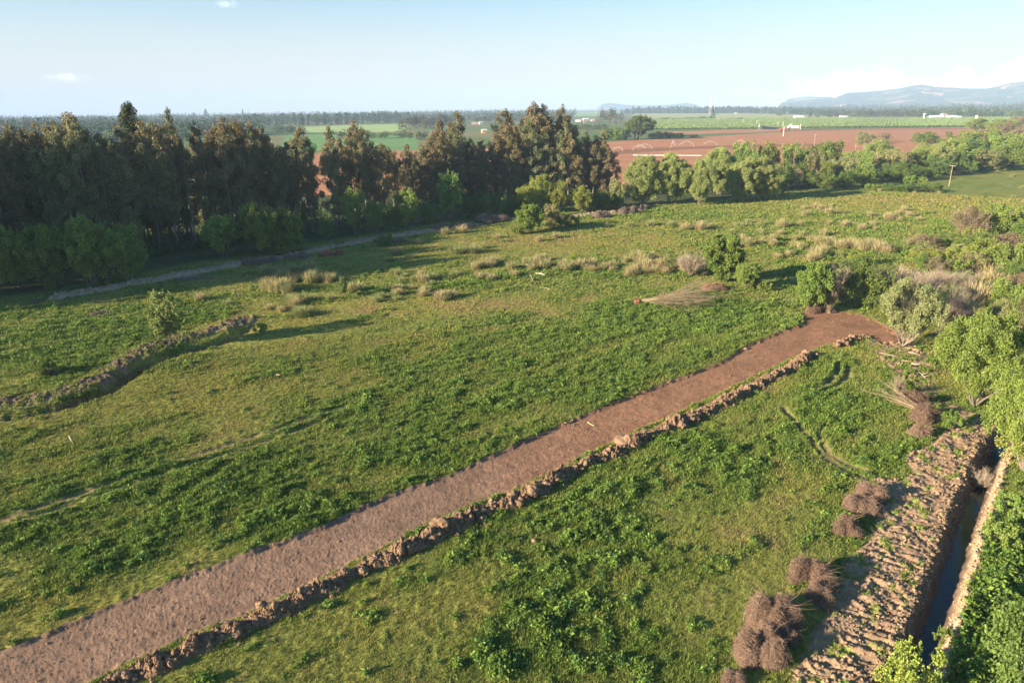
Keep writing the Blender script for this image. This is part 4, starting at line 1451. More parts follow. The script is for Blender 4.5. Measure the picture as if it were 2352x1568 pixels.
# ---- shrubs and trees standing at traced places: (x, base y, top y, half width px, kind, label)
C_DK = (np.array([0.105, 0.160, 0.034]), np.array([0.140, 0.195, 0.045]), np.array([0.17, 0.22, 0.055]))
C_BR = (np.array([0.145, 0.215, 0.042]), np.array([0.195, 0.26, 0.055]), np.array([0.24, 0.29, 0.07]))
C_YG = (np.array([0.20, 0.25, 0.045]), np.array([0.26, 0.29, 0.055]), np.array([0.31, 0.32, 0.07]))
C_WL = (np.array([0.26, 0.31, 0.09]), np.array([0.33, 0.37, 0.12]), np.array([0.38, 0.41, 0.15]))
C_OL = (np.array([0.20, 0.21, 0.08]), np.array([0.26, 0.25, 0.10]), np.array([0.30, 0.27, 0.12]))
C_BN = (np.array([0.20, 0.15, 0.09]), np.array([0.25, 0.19, 0.11]), np.array([0.17, 0.19, 0.07]))
P = {
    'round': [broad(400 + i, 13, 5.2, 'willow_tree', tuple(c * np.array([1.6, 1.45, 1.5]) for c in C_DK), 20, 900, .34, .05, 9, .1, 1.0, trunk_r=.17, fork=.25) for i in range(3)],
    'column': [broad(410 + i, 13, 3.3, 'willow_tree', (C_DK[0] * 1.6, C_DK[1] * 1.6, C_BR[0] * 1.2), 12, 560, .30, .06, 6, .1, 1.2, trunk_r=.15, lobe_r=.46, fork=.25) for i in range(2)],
    'weep': [broad(420 + i, 16, 7.5, 'willow_tree', C_WL, 30, 1900, .29, .02, 8, 1.0, 1.2, trunk_r=.3, lobe_r=.34, sub=8, aspect=.34, bottom=-.05) for i in range(3)],
    'weepy': [broad(424 + i, 12, 5.5, 'willow_tree', C_YG, 18, 700, .28, .02, 7, .8, 1.1, trunk_r=.2, lobe_r=.36, sub=7, aspect=.36, bottom=0) for i in range(2)],
    'bush': [broad(430 + i, 6, 4.2, 'bush', C_DK, 12, 420, .26, .0, 6, .1, .4, trunk_r=.08, lobe_r=.42) for i in range(3)],
    'bbush': [broad(440 + i, 6, 4.0, 'bush', C_BR, 12, 420, .26, .0, 6, .1, .5, trunk_r=.08, lobe_r=.42) for i in range(3)],
    'obush': [broad(450 + i, 6, 4.0, 'bush', C_OL, 12, 480, .24, .0, 7, .1, .4, trunk_r=.08, lobe_r=.42) for i in range(2)],
    'ybush': [broad(455 + i, 6, 4.0, 'bush', C_YG, 11, 420, .24, .0, 7, .1, .5, trunk_r=.08, lobe_r=.42) for i in range(2)],
    'nbush': [broad(460 + i, 6, 4.0, 'bush', C_BN, 12, 260, .22, .0, 14, .1, .3, trunk_r=.07, lobe_r=.44) for i in range(2)],
    'low': [broad(465 + i, 2.4, 2.6, 'low_bush', C_BR, 10, 260, .17, .0, 5, .1, .3, trunk_r=.03, lobe_r=.42) for i in range(2)],
    'tree': [broad(470 + i, 10, 3.7, 'young_tree', (C_BR[0], C_BR[1], C_YG[0]), 24, 1100, .22, .03, 7, .0, 1.0, trunk_r=.10, lobe_r=.38, fork=.1, bottom=0.05) for i in range(2)],
    'sapling': [broad(480, 9, 2.9, 'young_willow', (C_WL[0] * .8, C_WL[1] * .8, C_WL[2] * .85), 16, 640, .21, .05, 9, .0, .9, trunk_r=.06, lobe_r=.34, fork=.06)],
    'big': [broad(490 + i, 12, 8.2, 'willow_tree', (np.array([.165, .225, .045]), np.array([.215, .27, .055]), C_YG[1]), 30, 1350, .19, .10, 7, .1, .8, trunk_r=.26, lobe_r=.27, sub=9, fork=.05) for i in range(2)],
    'pale': [broad(495, 9, 7.5, 'willow_tree', (np.array([.26, .30, .12]), np.array([.33, .36, .15]), np.array([.40, .41, .2])), 20, 1000, .19, .12, 10, .3, .6, trunk_r=.16, lobe_r=.28, sub=9)],
}


def put(kind, x, yb, yt, hw, label, cat=None, variant=0, z=None, group=None, name=None, rz=None, depth=1.0):
    pr = P[kind][variant % len(P[kind])]
    p = at(x, yb)
    h = height_of(x, yb, yt)
    w = width_of(x, yb, hw)
    kz = h / pr['h']; kx = w / pr['w'] / 0.93
    rz = rz if rz is not None else (x * 0.37 + yb) % 6.28
    g = gz(p[0], p[1]) if z is None else z
    return place(pr, (p[0], p[1], g - .05), (kx, kx * depth, kz), rz, name=name, label=label, cat=cat or pr['name'].replace('_', ' '), group=group)


G1 = 'shaded willows before the eucalyptus wood'
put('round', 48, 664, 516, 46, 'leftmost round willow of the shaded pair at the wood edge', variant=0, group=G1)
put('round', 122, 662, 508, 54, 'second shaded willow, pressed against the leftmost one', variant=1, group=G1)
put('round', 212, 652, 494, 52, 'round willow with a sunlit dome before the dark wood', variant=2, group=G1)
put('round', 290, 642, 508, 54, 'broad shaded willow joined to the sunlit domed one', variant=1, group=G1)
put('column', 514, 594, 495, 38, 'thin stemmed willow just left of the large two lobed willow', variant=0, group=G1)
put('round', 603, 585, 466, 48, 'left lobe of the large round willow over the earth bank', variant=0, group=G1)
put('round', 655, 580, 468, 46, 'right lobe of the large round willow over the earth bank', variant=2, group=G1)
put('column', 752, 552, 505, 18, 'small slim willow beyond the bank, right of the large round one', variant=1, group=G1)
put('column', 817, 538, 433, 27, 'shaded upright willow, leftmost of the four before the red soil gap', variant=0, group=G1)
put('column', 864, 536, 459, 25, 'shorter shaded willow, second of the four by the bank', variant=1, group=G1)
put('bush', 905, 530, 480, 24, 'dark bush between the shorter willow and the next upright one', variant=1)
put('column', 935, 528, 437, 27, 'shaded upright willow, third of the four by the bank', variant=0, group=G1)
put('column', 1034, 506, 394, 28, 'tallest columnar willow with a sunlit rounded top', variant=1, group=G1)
for i, (x, b, t, w) in enumerate(((985, 512, 462, 26), (1083, 501, 447, 28), (1120, 499, 442, 26), (1152, 497, 446, 26), (1180, 495, 450, 22))):
    put('bush', x, b, t, w, ['dark bush left of the tallest columnar willow', 'first dark bush right of the tallest columnar willow', 'second dark bush right of the columnar willow', 'third dark bush right of the columnar willow', 'dark bush touching the yellow green willow group'][i], variant=i, group='dark bushes along the wood foot')
put('weepy', 1205, 492, 424, 27, 'leftmost yellow green willow of the sunlit group', variant=0)
put('weepy', 1240, 488, 397, 28, 'tallest yellow green willow of the sunlit group', variant=1)
put('weepy', 1284, 488, 414, 30, 'broad yellow green willow right of the tallest in its group', variant=0)
put('weepy', 1335, 489, 424, 26, 'small yellow green willow standing apart to the right of its group', variant=1)
for i, (x, b, t, w) in enumerate(((1365, 486, 446, 22), (1390, 484, 440, 26), (1416, 482, 447, 20))):
    put('bush', x, b, t, w, ['dark bush beside the small yellow green willow', 'tallest of three dark bushes by the pale willows', 'dark bush nearest to the pale willows'][i], variant=i + 1)
put('obush', 1418, 474, 413, 24, 'thin olive shrub against the left pale willow', variant=0)
put('tree', 1219, 535, 464, 30, 'bright young tree standing in the meadow before the bank', variant=0)
put('obush', 1262, 524, 472, 24, 'grey green bush right behind the bright young tree', variant=1)
put('bush', 1300, 522, 494, 28, 'low dark mound of brambles beside the bright young tree', variant=2)
put('low', 1188, 538, 517, 22, 'low bramble at the foot of the bright young tree', variant=0)
put('bush', 882, 565, 537, 22, 'small round bush sitting on the pale earth bank', variant=0)
# pale weeping willows
G2 = 'pale weeping willows in the sun'
put('weep', 1476, 471, 360, 42, 'leftmost pale weeping willow', variant=0, group=G2)
put('weep', 1545, 468, 347, 42, 'second pale weeping willow from the left, tallest of the front', variant=1, group=G2)
put('weep', 1606, 471, 366, 30, 'narrow pale weeping willow in the middle of its row', variant=2, group=G2)
put('weep', 1650, 446, 341, 44, 'pale willow standing behind the middle of the row', variant=0, group=G2)
put('weep', 1702, 463, 359, 38, 'pale weeping willow second from the right end', variant=1, group=G2)
put('weep', 1748, 461, 363, 38, 'rightmost pale weeping willow beside the dark thicket', variant=2, group=G2)
put('bush', 1793, 448, 372, 26, 'dark tree shaded by the rightmost pale willow', variant=0)
# thicket behind and to the right
TH = [('bbush', 1700, 420, 326, 30), ('bbush', 1755, 418, 328, 30), ('bush', 1722, 425, 345, 26), ('bbush', 1812, 410, 330, 30), ('bush', 1850, 405, 338, 28), ('bbush', 1900, 398, 328, 30), ('obush', 1864, 414, 347, 22), ('bush', 1830, 425, 372, 24),
      ('weepy', 1896, 422, 368, 16), ('nbush', 1822, 432, 380, 22), ('obush', 1930, 420, 362, 28), ('bbush', 1960, 412, 348, 26), ('bbush', 1982, 428, 377, 28), ('bush', 1945, 432, 392, 24), ('weep', 2012, 392, 322, 38), ('nbush', 1945, 402, 350, 26), ('obush', 2030, 408, 346, 28), ('obush', 2070, 402, 350, 28),
      ('bush', 2050, 414, 372, 30), ('bbush', 2105, 400, 345, 24), ('weep', 2135, 398, 330, 32), ('bush', 2090, 416, 376, 30), ('bush', 2150, 404, 362, 30), ('bush', 2180, 396, 350, 28), ('bbush', 2175, 380, 322, 32), ('bbush', 2215, 390, 334, 34), ('bush', 2240, 376, 318, 34), ('bbush', 2212, 355, 302, 30), ('bbush', 2262, 350, 297, 34),
      ('obush', 2258, 392, 345, 30), ('bush', 2300, 385, 332, 32), ('bbush', 2330, 384, 326, 36), ('bbush', 2300, 362, 308, 34), ('nbush', 2320, 330, 281, 34), ('nbush', 2352, 345, 290, 34), ('bush', 2352, 375, 318, 34), ('obush', 2290, 392, 360, 22), ('bbush', 2375, 392, 335, 40), ('nbush', 1785, 436, 392, 18), ('bush', 1862, 432, 396, 22), ('bush', 1900, 434, 398, 24), ('bush', 2010, 420, 388, 26), ('weepy', 2242, 302, 270, 26), ('weepy', 2300, 306, 272, 30), ('bush', 2120, 412, 384, 24), ('bush', 2215, 400, 368, 26), ('nbush', 2340, 300, 268, 30)]
LOOK = {'bbush': 'green thicket bush', 'bush': 'dark thicket bush', 'obush': 'olive thicket bush', 'nbush': 'brown bare thicket shrub', 'weep': 'pale thicket willow', 'weepy': 'yellow green thicket willow'}
for i, (k, x, b, t, w) in enumerate(TH):
    o = put(k, x, b, t, w, None, variant=i, group='trees and bushes of the riverside thicket', depth=1.0 + .2 * (i % 3))
    AUTO.append((o, LOOK[k], 'th'))
put('obush', 1985, 333, 303, 23, 'rounded olive tree standing alone on the ploughed field', variant=0)
put('nbush', 2029, 327, 305, 17, 'brownish tree on the ploughed field, right of the rounded olive one', variant=0)
put('bbush', 2124, 333, 303, 34, 'broad green tree standing alone on the ploughed field', variant=1)
put('sapling', 2177, 323, 301, 8, 'tiny slender tree on the ploughed field beside the broad green one')
put('low', 2000, 437, 421, 26, 'low green bush at the left of the clump before the utility pole', variant=0)
put('low', 2040, 438, 423, 26, 'low green bush in the middle of the clump before the utility pole', variant=1)
put('tree', 2090, 432, 401, 14, 'small upright green tree in the clump before the utility pole', variant=1)
put('bush', 2080, 441, 424, 32, 'dense low bush under the small upright tree', variant=1)
put('bush', 2136, 441, 420, 26, 'dense low bush nearest to the utility pole', variant=2)
put('low', 2117, 426, 409, 14, 'little bush behind the clump by the pole', variant=1)
# scrub filling the right-hand side
rs = random.Random(71)
for i in range(88):
    x = rs.uniform(2050, 2385); y = rs.uniform(555, 800)
    if y > 640 and x < 2165 + (y - 640) * .2: continue
    if y < 600 and x < 2110: continue
    if abs(x - 2246) < 40 and abs(y - 688) < 40: continue
    k = rs.choice(['obush', 'ybush', 'nbush', 'bbush', 'bush', 'low', 'obush', 'nbush'])
    o = put(k, x, y, y - rs.uniform(24, 48) * (1 + (y - 560) / 500), rs.uniform(24, 44), None, variant=i, group='scrub bushes on the right side of the meadow')
    AUTO.append((o, {'obush': 'olive scrub bush', 'ybush': 'yellow green scrub bush', 'nbush': 'brown scrub bush', 'bbush': 'green scrub bush', 'bush': 'dark scrub bush', 'low': 'low scrub bush'}[k], 'sc'))
# big poplar like tree and hedge by the ploughed field
P['poplarbig'] = [broad(500, 22, 9, 'poplar_tree', (C_BR[0] * .75, C_BR[1] * .75, C_BR[2] * .8), 24, 560, .55, .06, 9, -.2, 2.0, trunk_r=.3, lobe_r=.26, fork=.4)]
put('poplarbig', 1467, 321, 263, 35, 'big bright green tree at the corner of the ploughed field')
for i, (x, b, t, w) in enumerate(((1395, 322, 294, 18), (1418, 322, 290, 18), (1434, 321, 298, 14), (1512, 319, 303, 14), (1535, 318, 304, 16), (1560, 317, 306, 16), (1590, 315, 309, 14), (1498, 320, 306, 12))):
    o = put(['bush', 'bbush'][i % 2], x, b, t, w, None, variant=i, group='bushes of the field corner hedge')
    AUTO.append((o, ['dark hedge bush', 'green hedge bush'][i % 2], 'hedge'))
# mid meadow trees
put('tree', 1660, 648, 532, 42, 'dense round young tree in the middle of the meadow', variant=1)
put('tree', 1714, 664, 600, 28, 'smaller leafy bush right of the dense round young tree', variant=0)
put('low', 1753, 668, 645, 20, 'low arching bush beside the smaller leafy bush', variant=1)
put('sapling', 394, 800, 672, 43, 'pale young willow beside the winding ditch')
put('sapling', 1588, 628, 575, 24, 'pale feathery shrub left of the dense round young tree')
put('sapling', 1545, 622, 584, 18, 'smaller pale feathery shrub at the reed edge')
put('low', 105, 862, 818, 30, 'pale leafy shrub between the left ditch spoil and the meadow', variant=0)
put('sapling', 1270 * 0 + 788, 682, 632, 12, 'thin twiggy young willow in the reeds')
put('low', 596, 764, 740, 20, 'bright yellow green clump at the end of the winding ditch', variant=1)
# right-hand scrub
put('tree', 1866, 716, 590, 36, 'leafy young tree with pale forked stems at the end of the strip', variant=0)
put('bush', 2000, 706, 610, 48, 'dark round bush behind the end of the strip', variant=0)
put('bush', 1965, 640, 590, 40, 'dusky bush behind the forked stem tree', variant=1)
put('obush', 1925, 690, 615, 34, 'olive shrub between the forked stem tree and the dark round bush', variant=0)
put('ybush', 1968, 612, 574, 26, 'ochre green bush by the reeds behind the dark round bush', variant=0)
put('pale', 2075, 792, 640, 82, 'pale silvery willow leaning over the end of the strip')
put('big', 2236, 930, 718, 112, 'large green willow over the near ditch end', variant=0)
put('big', 2350, 1080, 822, 108, 'large green willow at the right edge of the picture', variant=1)
put('ybush', 2345, 1075, 955, 56, 'yellow green bush under the rightmost large willow', variant=1)
put('ybush', 2122, 622, 574, 40, 'yellow green bush, left of the row behind the pale willow', variant=0)
put('ybush', 2190, 622, 566, 34, 'yellow green bush, second of the row behind the pale willow', variant=1)
put('ybush', 2258, 618, 548, 42, 'tall yellow green bush, third of the row behind the pale willow', variant=0)
put('bbush', 2325, 640, 560, 44, 'green bush at the right end of the yellow green row', variant=2)
put('obush', 2215, 588, 560, 30, 'olive bush behind the yellow green row', variant=1)
put('nbush', 2222, 550, 476, 38, 'brown bare topped bush by the right edge of the meadow', variant=0)
put('bbush', 2300, 546, 470, 46, 'large green bush right of the brown bare topped one', variant=0)
put('bush', 2352, 560, 500, 34, 'dark bush on the right edge of the meadow', variant=1)
put('bush', 2180, 566, 535, 34, 'low dark bush below the brown bare topped one', variant=2)
put('obush', 2330, 780, 718, 44, 'olive bush on the rise behind the large green willow', variant=1)
put('bbush', 2352, 700, 660, 34, 'green bush by the dry reeds at the right edge', variant=1)
put('nbush', 2185, 832, 745, 40, 'brown leafless looking shrub between the pale willow and the large willow', variant=1)
put('low', 2180, 985, 945, 30, 'leafy shrub growing by the debris below the large willow', variant=0)
put('ybush', 2085, 1585, 1436, 74, 'yellow green sapling at the lower edge of the picture by the ditch', variant=1)
put('low', 2168, 1462, 1424, 26, 'small leafy shrub overhanging the ditch water', variant=1)
put('bush', 2345, 1590, 1400, 90, 'dark dense bush in the lower right corner', variant=0)
put('low', 2300, 1250, 1195, 50, 'leafy bramble on the right bank of the ditch', variant=0)
put('low', 2320, 1180, 1130, 46, 'brown green bramble above the leafy one on the right bank', variant=1)

# ------------------------------------------------------------------ brush piles, dead wood, fallen shrubs
def put_proto(pr, x, yb, label, cat, rz=0.0, s=(1, 1, 1), dz=0.0, group=None, name=None):
    p = at(x, yb)
    return place(pr, (p[0], p[1], gz(p[0], p[1]) + dz), s, rz, name=name, label=label, cat=cat, group=group)


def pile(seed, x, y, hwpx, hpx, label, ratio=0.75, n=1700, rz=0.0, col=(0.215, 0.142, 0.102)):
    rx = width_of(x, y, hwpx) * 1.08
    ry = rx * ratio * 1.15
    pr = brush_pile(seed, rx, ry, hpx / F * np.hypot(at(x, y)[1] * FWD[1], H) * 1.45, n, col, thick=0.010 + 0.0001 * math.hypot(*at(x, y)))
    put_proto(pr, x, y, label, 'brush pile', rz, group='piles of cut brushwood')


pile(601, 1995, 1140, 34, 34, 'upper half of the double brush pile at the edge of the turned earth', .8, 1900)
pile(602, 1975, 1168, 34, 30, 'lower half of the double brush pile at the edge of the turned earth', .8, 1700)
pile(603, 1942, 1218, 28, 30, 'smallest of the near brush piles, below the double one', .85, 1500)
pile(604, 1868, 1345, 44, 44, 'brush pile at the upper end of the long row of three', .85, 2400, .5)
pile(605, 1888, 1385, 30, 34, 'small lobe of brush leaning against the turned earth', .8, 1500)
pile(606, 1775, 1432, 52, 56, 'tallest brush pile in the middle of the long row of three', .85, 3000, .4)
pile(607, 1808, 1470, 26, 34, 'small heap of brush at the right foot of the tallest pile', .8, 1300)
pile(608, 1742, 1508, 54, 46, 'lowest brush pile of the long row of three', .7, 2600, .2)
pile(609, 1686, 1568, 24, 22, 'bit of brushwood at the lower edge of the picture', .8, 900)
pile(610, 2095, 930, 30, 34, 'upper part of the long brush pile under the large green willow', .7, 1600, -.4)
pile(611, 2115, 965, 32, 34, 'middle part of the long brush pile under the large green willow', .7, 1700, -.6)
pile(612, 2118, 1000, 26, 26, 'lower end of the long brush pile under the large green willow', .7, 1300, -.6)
pile(613, 1640, 668, 26, 11, 'low heap of reddish twigs beside the fallen shrubs', .6, 1300, 0, (0.30, 0.17, 0.11))
pile(614, 1885, 712, 34, 16, 'tangle of roots and twigs at the base of the forked stem tree', .5, 1200, 0)
BK = 'brushwood heaped along the earth bank'
for i, (x, y, hw, hp, lab) in enumerate(((1440, 492, 26, 14, 'brushwood heap at the right end of the earth bank'), (1385, 499, 24, 12, 'brushwood heap on the sunlit stretch of the bank'), (1475, 481, 12, 14, 'little brush heap at the foot of the leftmost pale willow'), (1130, 512, 34, 13, 'dark brush heap on the bank by the columnar willow'), (680, 592, 24, 12, 'round dark brush heap below the large two lobed willow'),
                                         (590, 606, 44, 13, 'long tangle of dry branches on the bank below the large willow'), (760, 585, 28, 8, 'reddish brush on the meadow side of the bank'), (450, 640, 40, 6, 'flat litter of branches left of the long tangle'), (1060, 522, 30, 9, 'flat dark brush left of the columnar willow bank heap'), (1012, 528, 26, 8, 'grey brush lying by the bank below the dark bush'), (905, 556, 30, 8, 'brush on the bank right of the round bush'),
                                         (110, 858, 24, 12, 'heap of thin branches beside the pale leafy shrub'), (230, 722, 22, 6, 'scatter of dead branches in the left meadow'))):
    pile(620 + i, x, y, hw, hp, lab, .4, 800, 0.3, (0.26, 0.19, 0.15) if i != 6 else (0.34, 0.17, 0.10))


def fallen_shrub(name, seed, root, tips, n, L0, col, label, ball=0.45):
    """uprooted many-stemmed shrub lying on its side"""
    rng = np.random.default_rng(seed)
    r = at(*root)
    t = [at(*q) for q in tips]
    a0 = math.atan2(t[0][1] - r[1], t[0][0] - r[0]); a1 = math.atan2(t[1][1] - r[1], t[1][0] - r[0])
    L = np.mean([np.hypot(*(q - r)) for q in t])
    o = empty(name, (r[0], r[1], gz(r[0], r[1])))
    tag(o, label, 'fallen shrub')
    mb = MB(); m2 = MB()
    ang = (a0 + a1) / 2 + rng.normal(0, abs(a1 - a0) * .36, n)
    el = rng.uniform(0.0, 0.26, n)
    D = np.stack([np.cos(ang), np.sin(ang), el], 1)
    B = np.column_stack([rng.normal(0, .14, n), rng.normal(0, .14, n), rng.uniform(.35, .7, n)])
    LL = L * rng.uniform(.55, 1.05, n)
    P_ = twigs(mb, B, D, LL, np.full(n, .034) * rng.uniform(.5, 1.4, n), rng, 7, .28, -.05, col, 4)
    k = 60
    j = np.repeat(np.arange(n), k); kk = rng.integers(2, 7, n * k)
    DD = D[j] + rng.normal(0, .35, (len(j), 3)); DD[:, 2] = np.abs(DD[:, 2]) * .7
    twigs(m2, P_[j, kk], DD, rng.uniform(.08, .2, len(j)) * L, np.full(len(j), .011), rng, 4, .3, -.05, np.array([0.20, 0.16, 0.10]))
    link('stems', mb.mesh('stems', M_TWIG), o)
    link('twigs', m2.mesh('twigs', M_TWIG), o)
    m3 = MB()
    V0, F0 = ICO2
    dsp = 1 + .35 * rng.uniform(-1, 1, (len(V0), 1))
    m3.add(V0 * dsp * ball + [-.1, 0, .45], F0, (0.20, 0.10, 0.06))
    q = rng.normal(size=(90, 3)); q[:, 0] -= .4
    twigs(m3, np.tile([-.1, 0, .5], (90, 1)) + q * .2, q, rng.uniform(.4, .95, 90) * ball * 1.8, np.full(90, .02), rng, 4, .4, 0, (0.28, 0.15, 0.09))
    link('root_ball', m3.mesh('root_ball', M_TWIG), o)
    return o


fallen_shrub('fallen_shrub', 650, (1466, 700), ((1590, 728), (1650, 700)), 26, 9, (0.36, 0.28, 0.165), 'larger uprooted shrub of pale stems lying on the meadow, root ball to the left', .62)
fallen_shrub('fallen_shrub', 651, (1521, 688), ((1650, 706), (1620, 676)), 30, 7, (0.33, 0.25, 0.15), 'smaller uprooted shrub lying right behind the larger one', .50)
fallen_shrub('fallen_shrub', 652, (2130, 960), ((1992, 905), (2010, 925)), 12, 7, (0.48, 0.36, 0.22), 'few long pale branches reaching left from the long brush pile', .2)


def stick(x0, y0, x1, y1, r, col, label, name='dead_branch', forks=2, lift=0.12, seed=0):
    rng = np.random.default_rng(int(x0 * 7 + y0) + seed)
    a = at(x0, y0); b = at(x1, y1)
    g = gz(a[0], a[1])
    mb = MB()
    d = np.array([b[0] - a[0], b[1] - a[1], lift])
    Pm = limb(mb, [0, 0, r], d + [0, 0, r], r, r * .35, rng, 8, .10, col, 6)
    for i in range(forks):
        k = rng.integers(2, 6)
        v = d * rng.uniform(.25, .5) + rng.normal(0, .25, 3) * np.linalg.norm(d) * .5
        v[2] = abs(v[2])
        limb(mb, Pm[k], Pm[k] + v, r * .5, r * .15, rng, 5, .1, col, 5)
    o = link(name, mb.mesh(name, M_TWIG))
    o.location = (a[0], a[1], g)
    tag(o, label, 'branch')


PALE = (0.60, 0.50, 0.40)
stick(1230, 631, 1252, 638, .16, PALE, 'thick pale dead branch lying at the reed edge', seed=1, lift=.3)
stick(1207, 610, 1212, 622, .11, PALE, 'pale dead branch sticking up out of the reeds', lift=1.6, seed=2)
stick(1218, 632, 1226, 650, .15, (0.42, 0.33, 0.26), 'forked dead branch beside the thick pale one', seed=3, lift=.2)
stick(1242, 659, 1264, 664, .06, PALE, 'thin pale stick on the short turf below the dead branches', seed=4, forks=0)
stick(624, 861, 643, 866, .07, PALE, 'pale stick on the turf right of the winding ditch', seed=5, forks=0)
stick(157, 1002, 174, 1022, .05, PALE, 'thin pale stick in the left meadow', seed=6, forks=1)
stick(1350, 966, 1366, 976, .05, (0.6, 0.45, 0.25), 'yellow stick on the scraped strip', seed=7, forks=1)
stick(1312, 972, 1330, 968, .04, (0.6, 0.45, 0.25), 'small stick by the clods at the strip edge', seed=8, forks=0)
for i, (a, b, c, d_, r) in enumerate(((2040, 806, 2066, 800, .07), (2058, 812, 2088, 806, .09), (2074, 822, 2104, 828, .10), (2086, 812, 2112, 822, .07), (2092, 838, 2112, 842, .13), (2100, 846, 2122, 838, .07), (2070, 832, 2092, 836, .06), (2052, 796, 2078, 790, .06), (2110, 858, 2128, 874, .06), (2035, 820, 2055, 826, .05), (2080, 800, 2108, 806, .06), (2020, 812, 2046, 818, .05))):
    stick(a, b, c, d_, r, (0.56, 0.42, 0.30), None, seed=20 + i, forks=i % 3, name='dead_branch')
    o = bpy.context.scene.objects[-1] if False else COL.objects[-1]
    tag(o, None, 'branch', 'broken branches at the end of the strip')
    AUTO.append((o, 'pale broken branch', 'br'))
# white bit in the meadow
mb = MB(); lumps(mb, np.array([[0, 0, .12], [.18, .05, .10]]), np.array([.16, .12]), np.random.default_rng(3), np.array([.8, .8, .78]), ICO2, .6, .15)
p = at(1251, 900)
o = link('plastic_bag', mb.mesh('plastic_bag', M_PAINT)); o.location = (p[0], p[1], gz(*p)); tag(o, 'small crumpled white plastic bag lying in the meadow', 'plastic bag')

# ------------------------------------------------------------------ tussocks of dry grass and reeds
TP = {'dry': [tussock(700 + i, 1.5, 1.3, 620, .72) for i in range(4)], 'reed': [tussock(710 + i, 1.9, 1.6, 640, .55, 'reed_clump', .7) for i in range(4)], 'green': [tussock(720 + i, 1.3, 1.4, 480, .25, 'rush_clump') for i in range(3)]}
TL = {'dry': ('tan dry tussock', 'grass tussock'), 'reed': ('tall straw coloured reed clump', 'reed clump'), 'green': ('green rush clump', 'rush clump')}


def tuss_at(kind, x, y, s, label=None, hs=1.0, grp='grass and reed clumps of the meadow'):
    rng = random.Random(int(x * 31 + y * 17))
    p = at(x, y)
    z = gz(p[0], p[1])
    o = place(rng.choice(TP[kind]), (p[0], p[1], z - .03), (s * .88, s * .88, s * hs * 1.3), rng.uniform(0, 6.28), label=label, cat=TL[kind][1], group=grp)
    if not label:
        AUTO.append((o, TL[kind][0] if s < 1.25 else TL[kind][0].replace('tan', 'big tan').replace('tall', 'big').replace('green', 'big green'), 'ts'))
    return o


SINGLES = [('dry', 460, 690, .95, 'tan tussock right of the pale young willow'), ('green', 522, 700, .8, 'round dark tussock between the pale young willow and the reeds'), ('dry', 958, 560, 1.0, 'tan tussock just below the bank near the round bush'), ('dry', 912, 582, 1.0, 'slim straw tussock below the round bush on the bank'), ('dry', 1060, 534, 1.6, 'tan shrubby tussock in the shade of the bank'), ('dry', 1022, 538, 1.3, 'smaller tan tussock left of the shaded shrubby one'),
           ('green', 1048, 582, 1.9, 'bulky green clump, left one of the pair in the middle meadow'), ('green', 1086, 580, 1.8, 'bulky green clump, right one of the pair in the middle meadow'), ('green', 1110, 570, 1.0, 'small clump right behind the bulky pair'), ('green', 942, 596, 1.1, 'dark round clump left of the bulky pair'), ('green', 896, 600, .9, 'low dark clump below the slim straw tussock'),
           ('dry', 1132, 606, 1.1, 'brown low tussock right below the bulky pair'), ('dry', 1142, 548, .95, 'tan tussock near the low bramble, upper one of two'), ('green', 1158, 556, .8, 'green tussock near the low bramble, lower one of two'), ('dry', 1238, 554, 1.1, 'tan tussock below the bright young tree'), ('dry', 1275, 546, 1.1, 'brown tussock right of the bright young tree'),
           ('green', 1392, 522, 1.1, 'leftmost clump of the row under the pale willows'), ('green', 1420, 525, .9, 'second clump of the row under the pale willows'), ('green', 1445, 520, 1.2, 'third clump of the row under the pale willows'), ('green', 1492, 518, 1.5, 'large clump in the row under the pale willows'), ('green', 1540, 522, 1.5, 'large clump at the right of the row under the pale willows'), ('dry', 1572, 528, 1.5, 'tan clump under the feathery bush of the row'), ('dry', 1608, 528, 1.7, 'broad tan clump at the right end of the row'),
           ('dry', 1795, 522, 1.6, 'lone broad tan tussock in the upper meadow'), ('dry', 1850, 496, 1.3, 'brown tussock left of the bramble knot in the upper meadow'), ('dry', 1905, 492, 1.6, 'brown tussock right in the bramble knot of the upper meadow'), ('green', 2080, 564, 1.2, 'dark clump, left of two by the green hollow'), ('dry', 2110, 562, 1.6, 'tan clump, right of two by the green hollow'), ('dry', 2246, 688, 2.3, 'large rounded straw tussock above the large willow'), ('dry', 2340, 498, 1.8, 'straw tussock at the right edge of the upper meadow')]
for k, x, y, s, l in SINGLES:
    tuss_at(k, x, y, s, l)
rgt = random.Random(12)
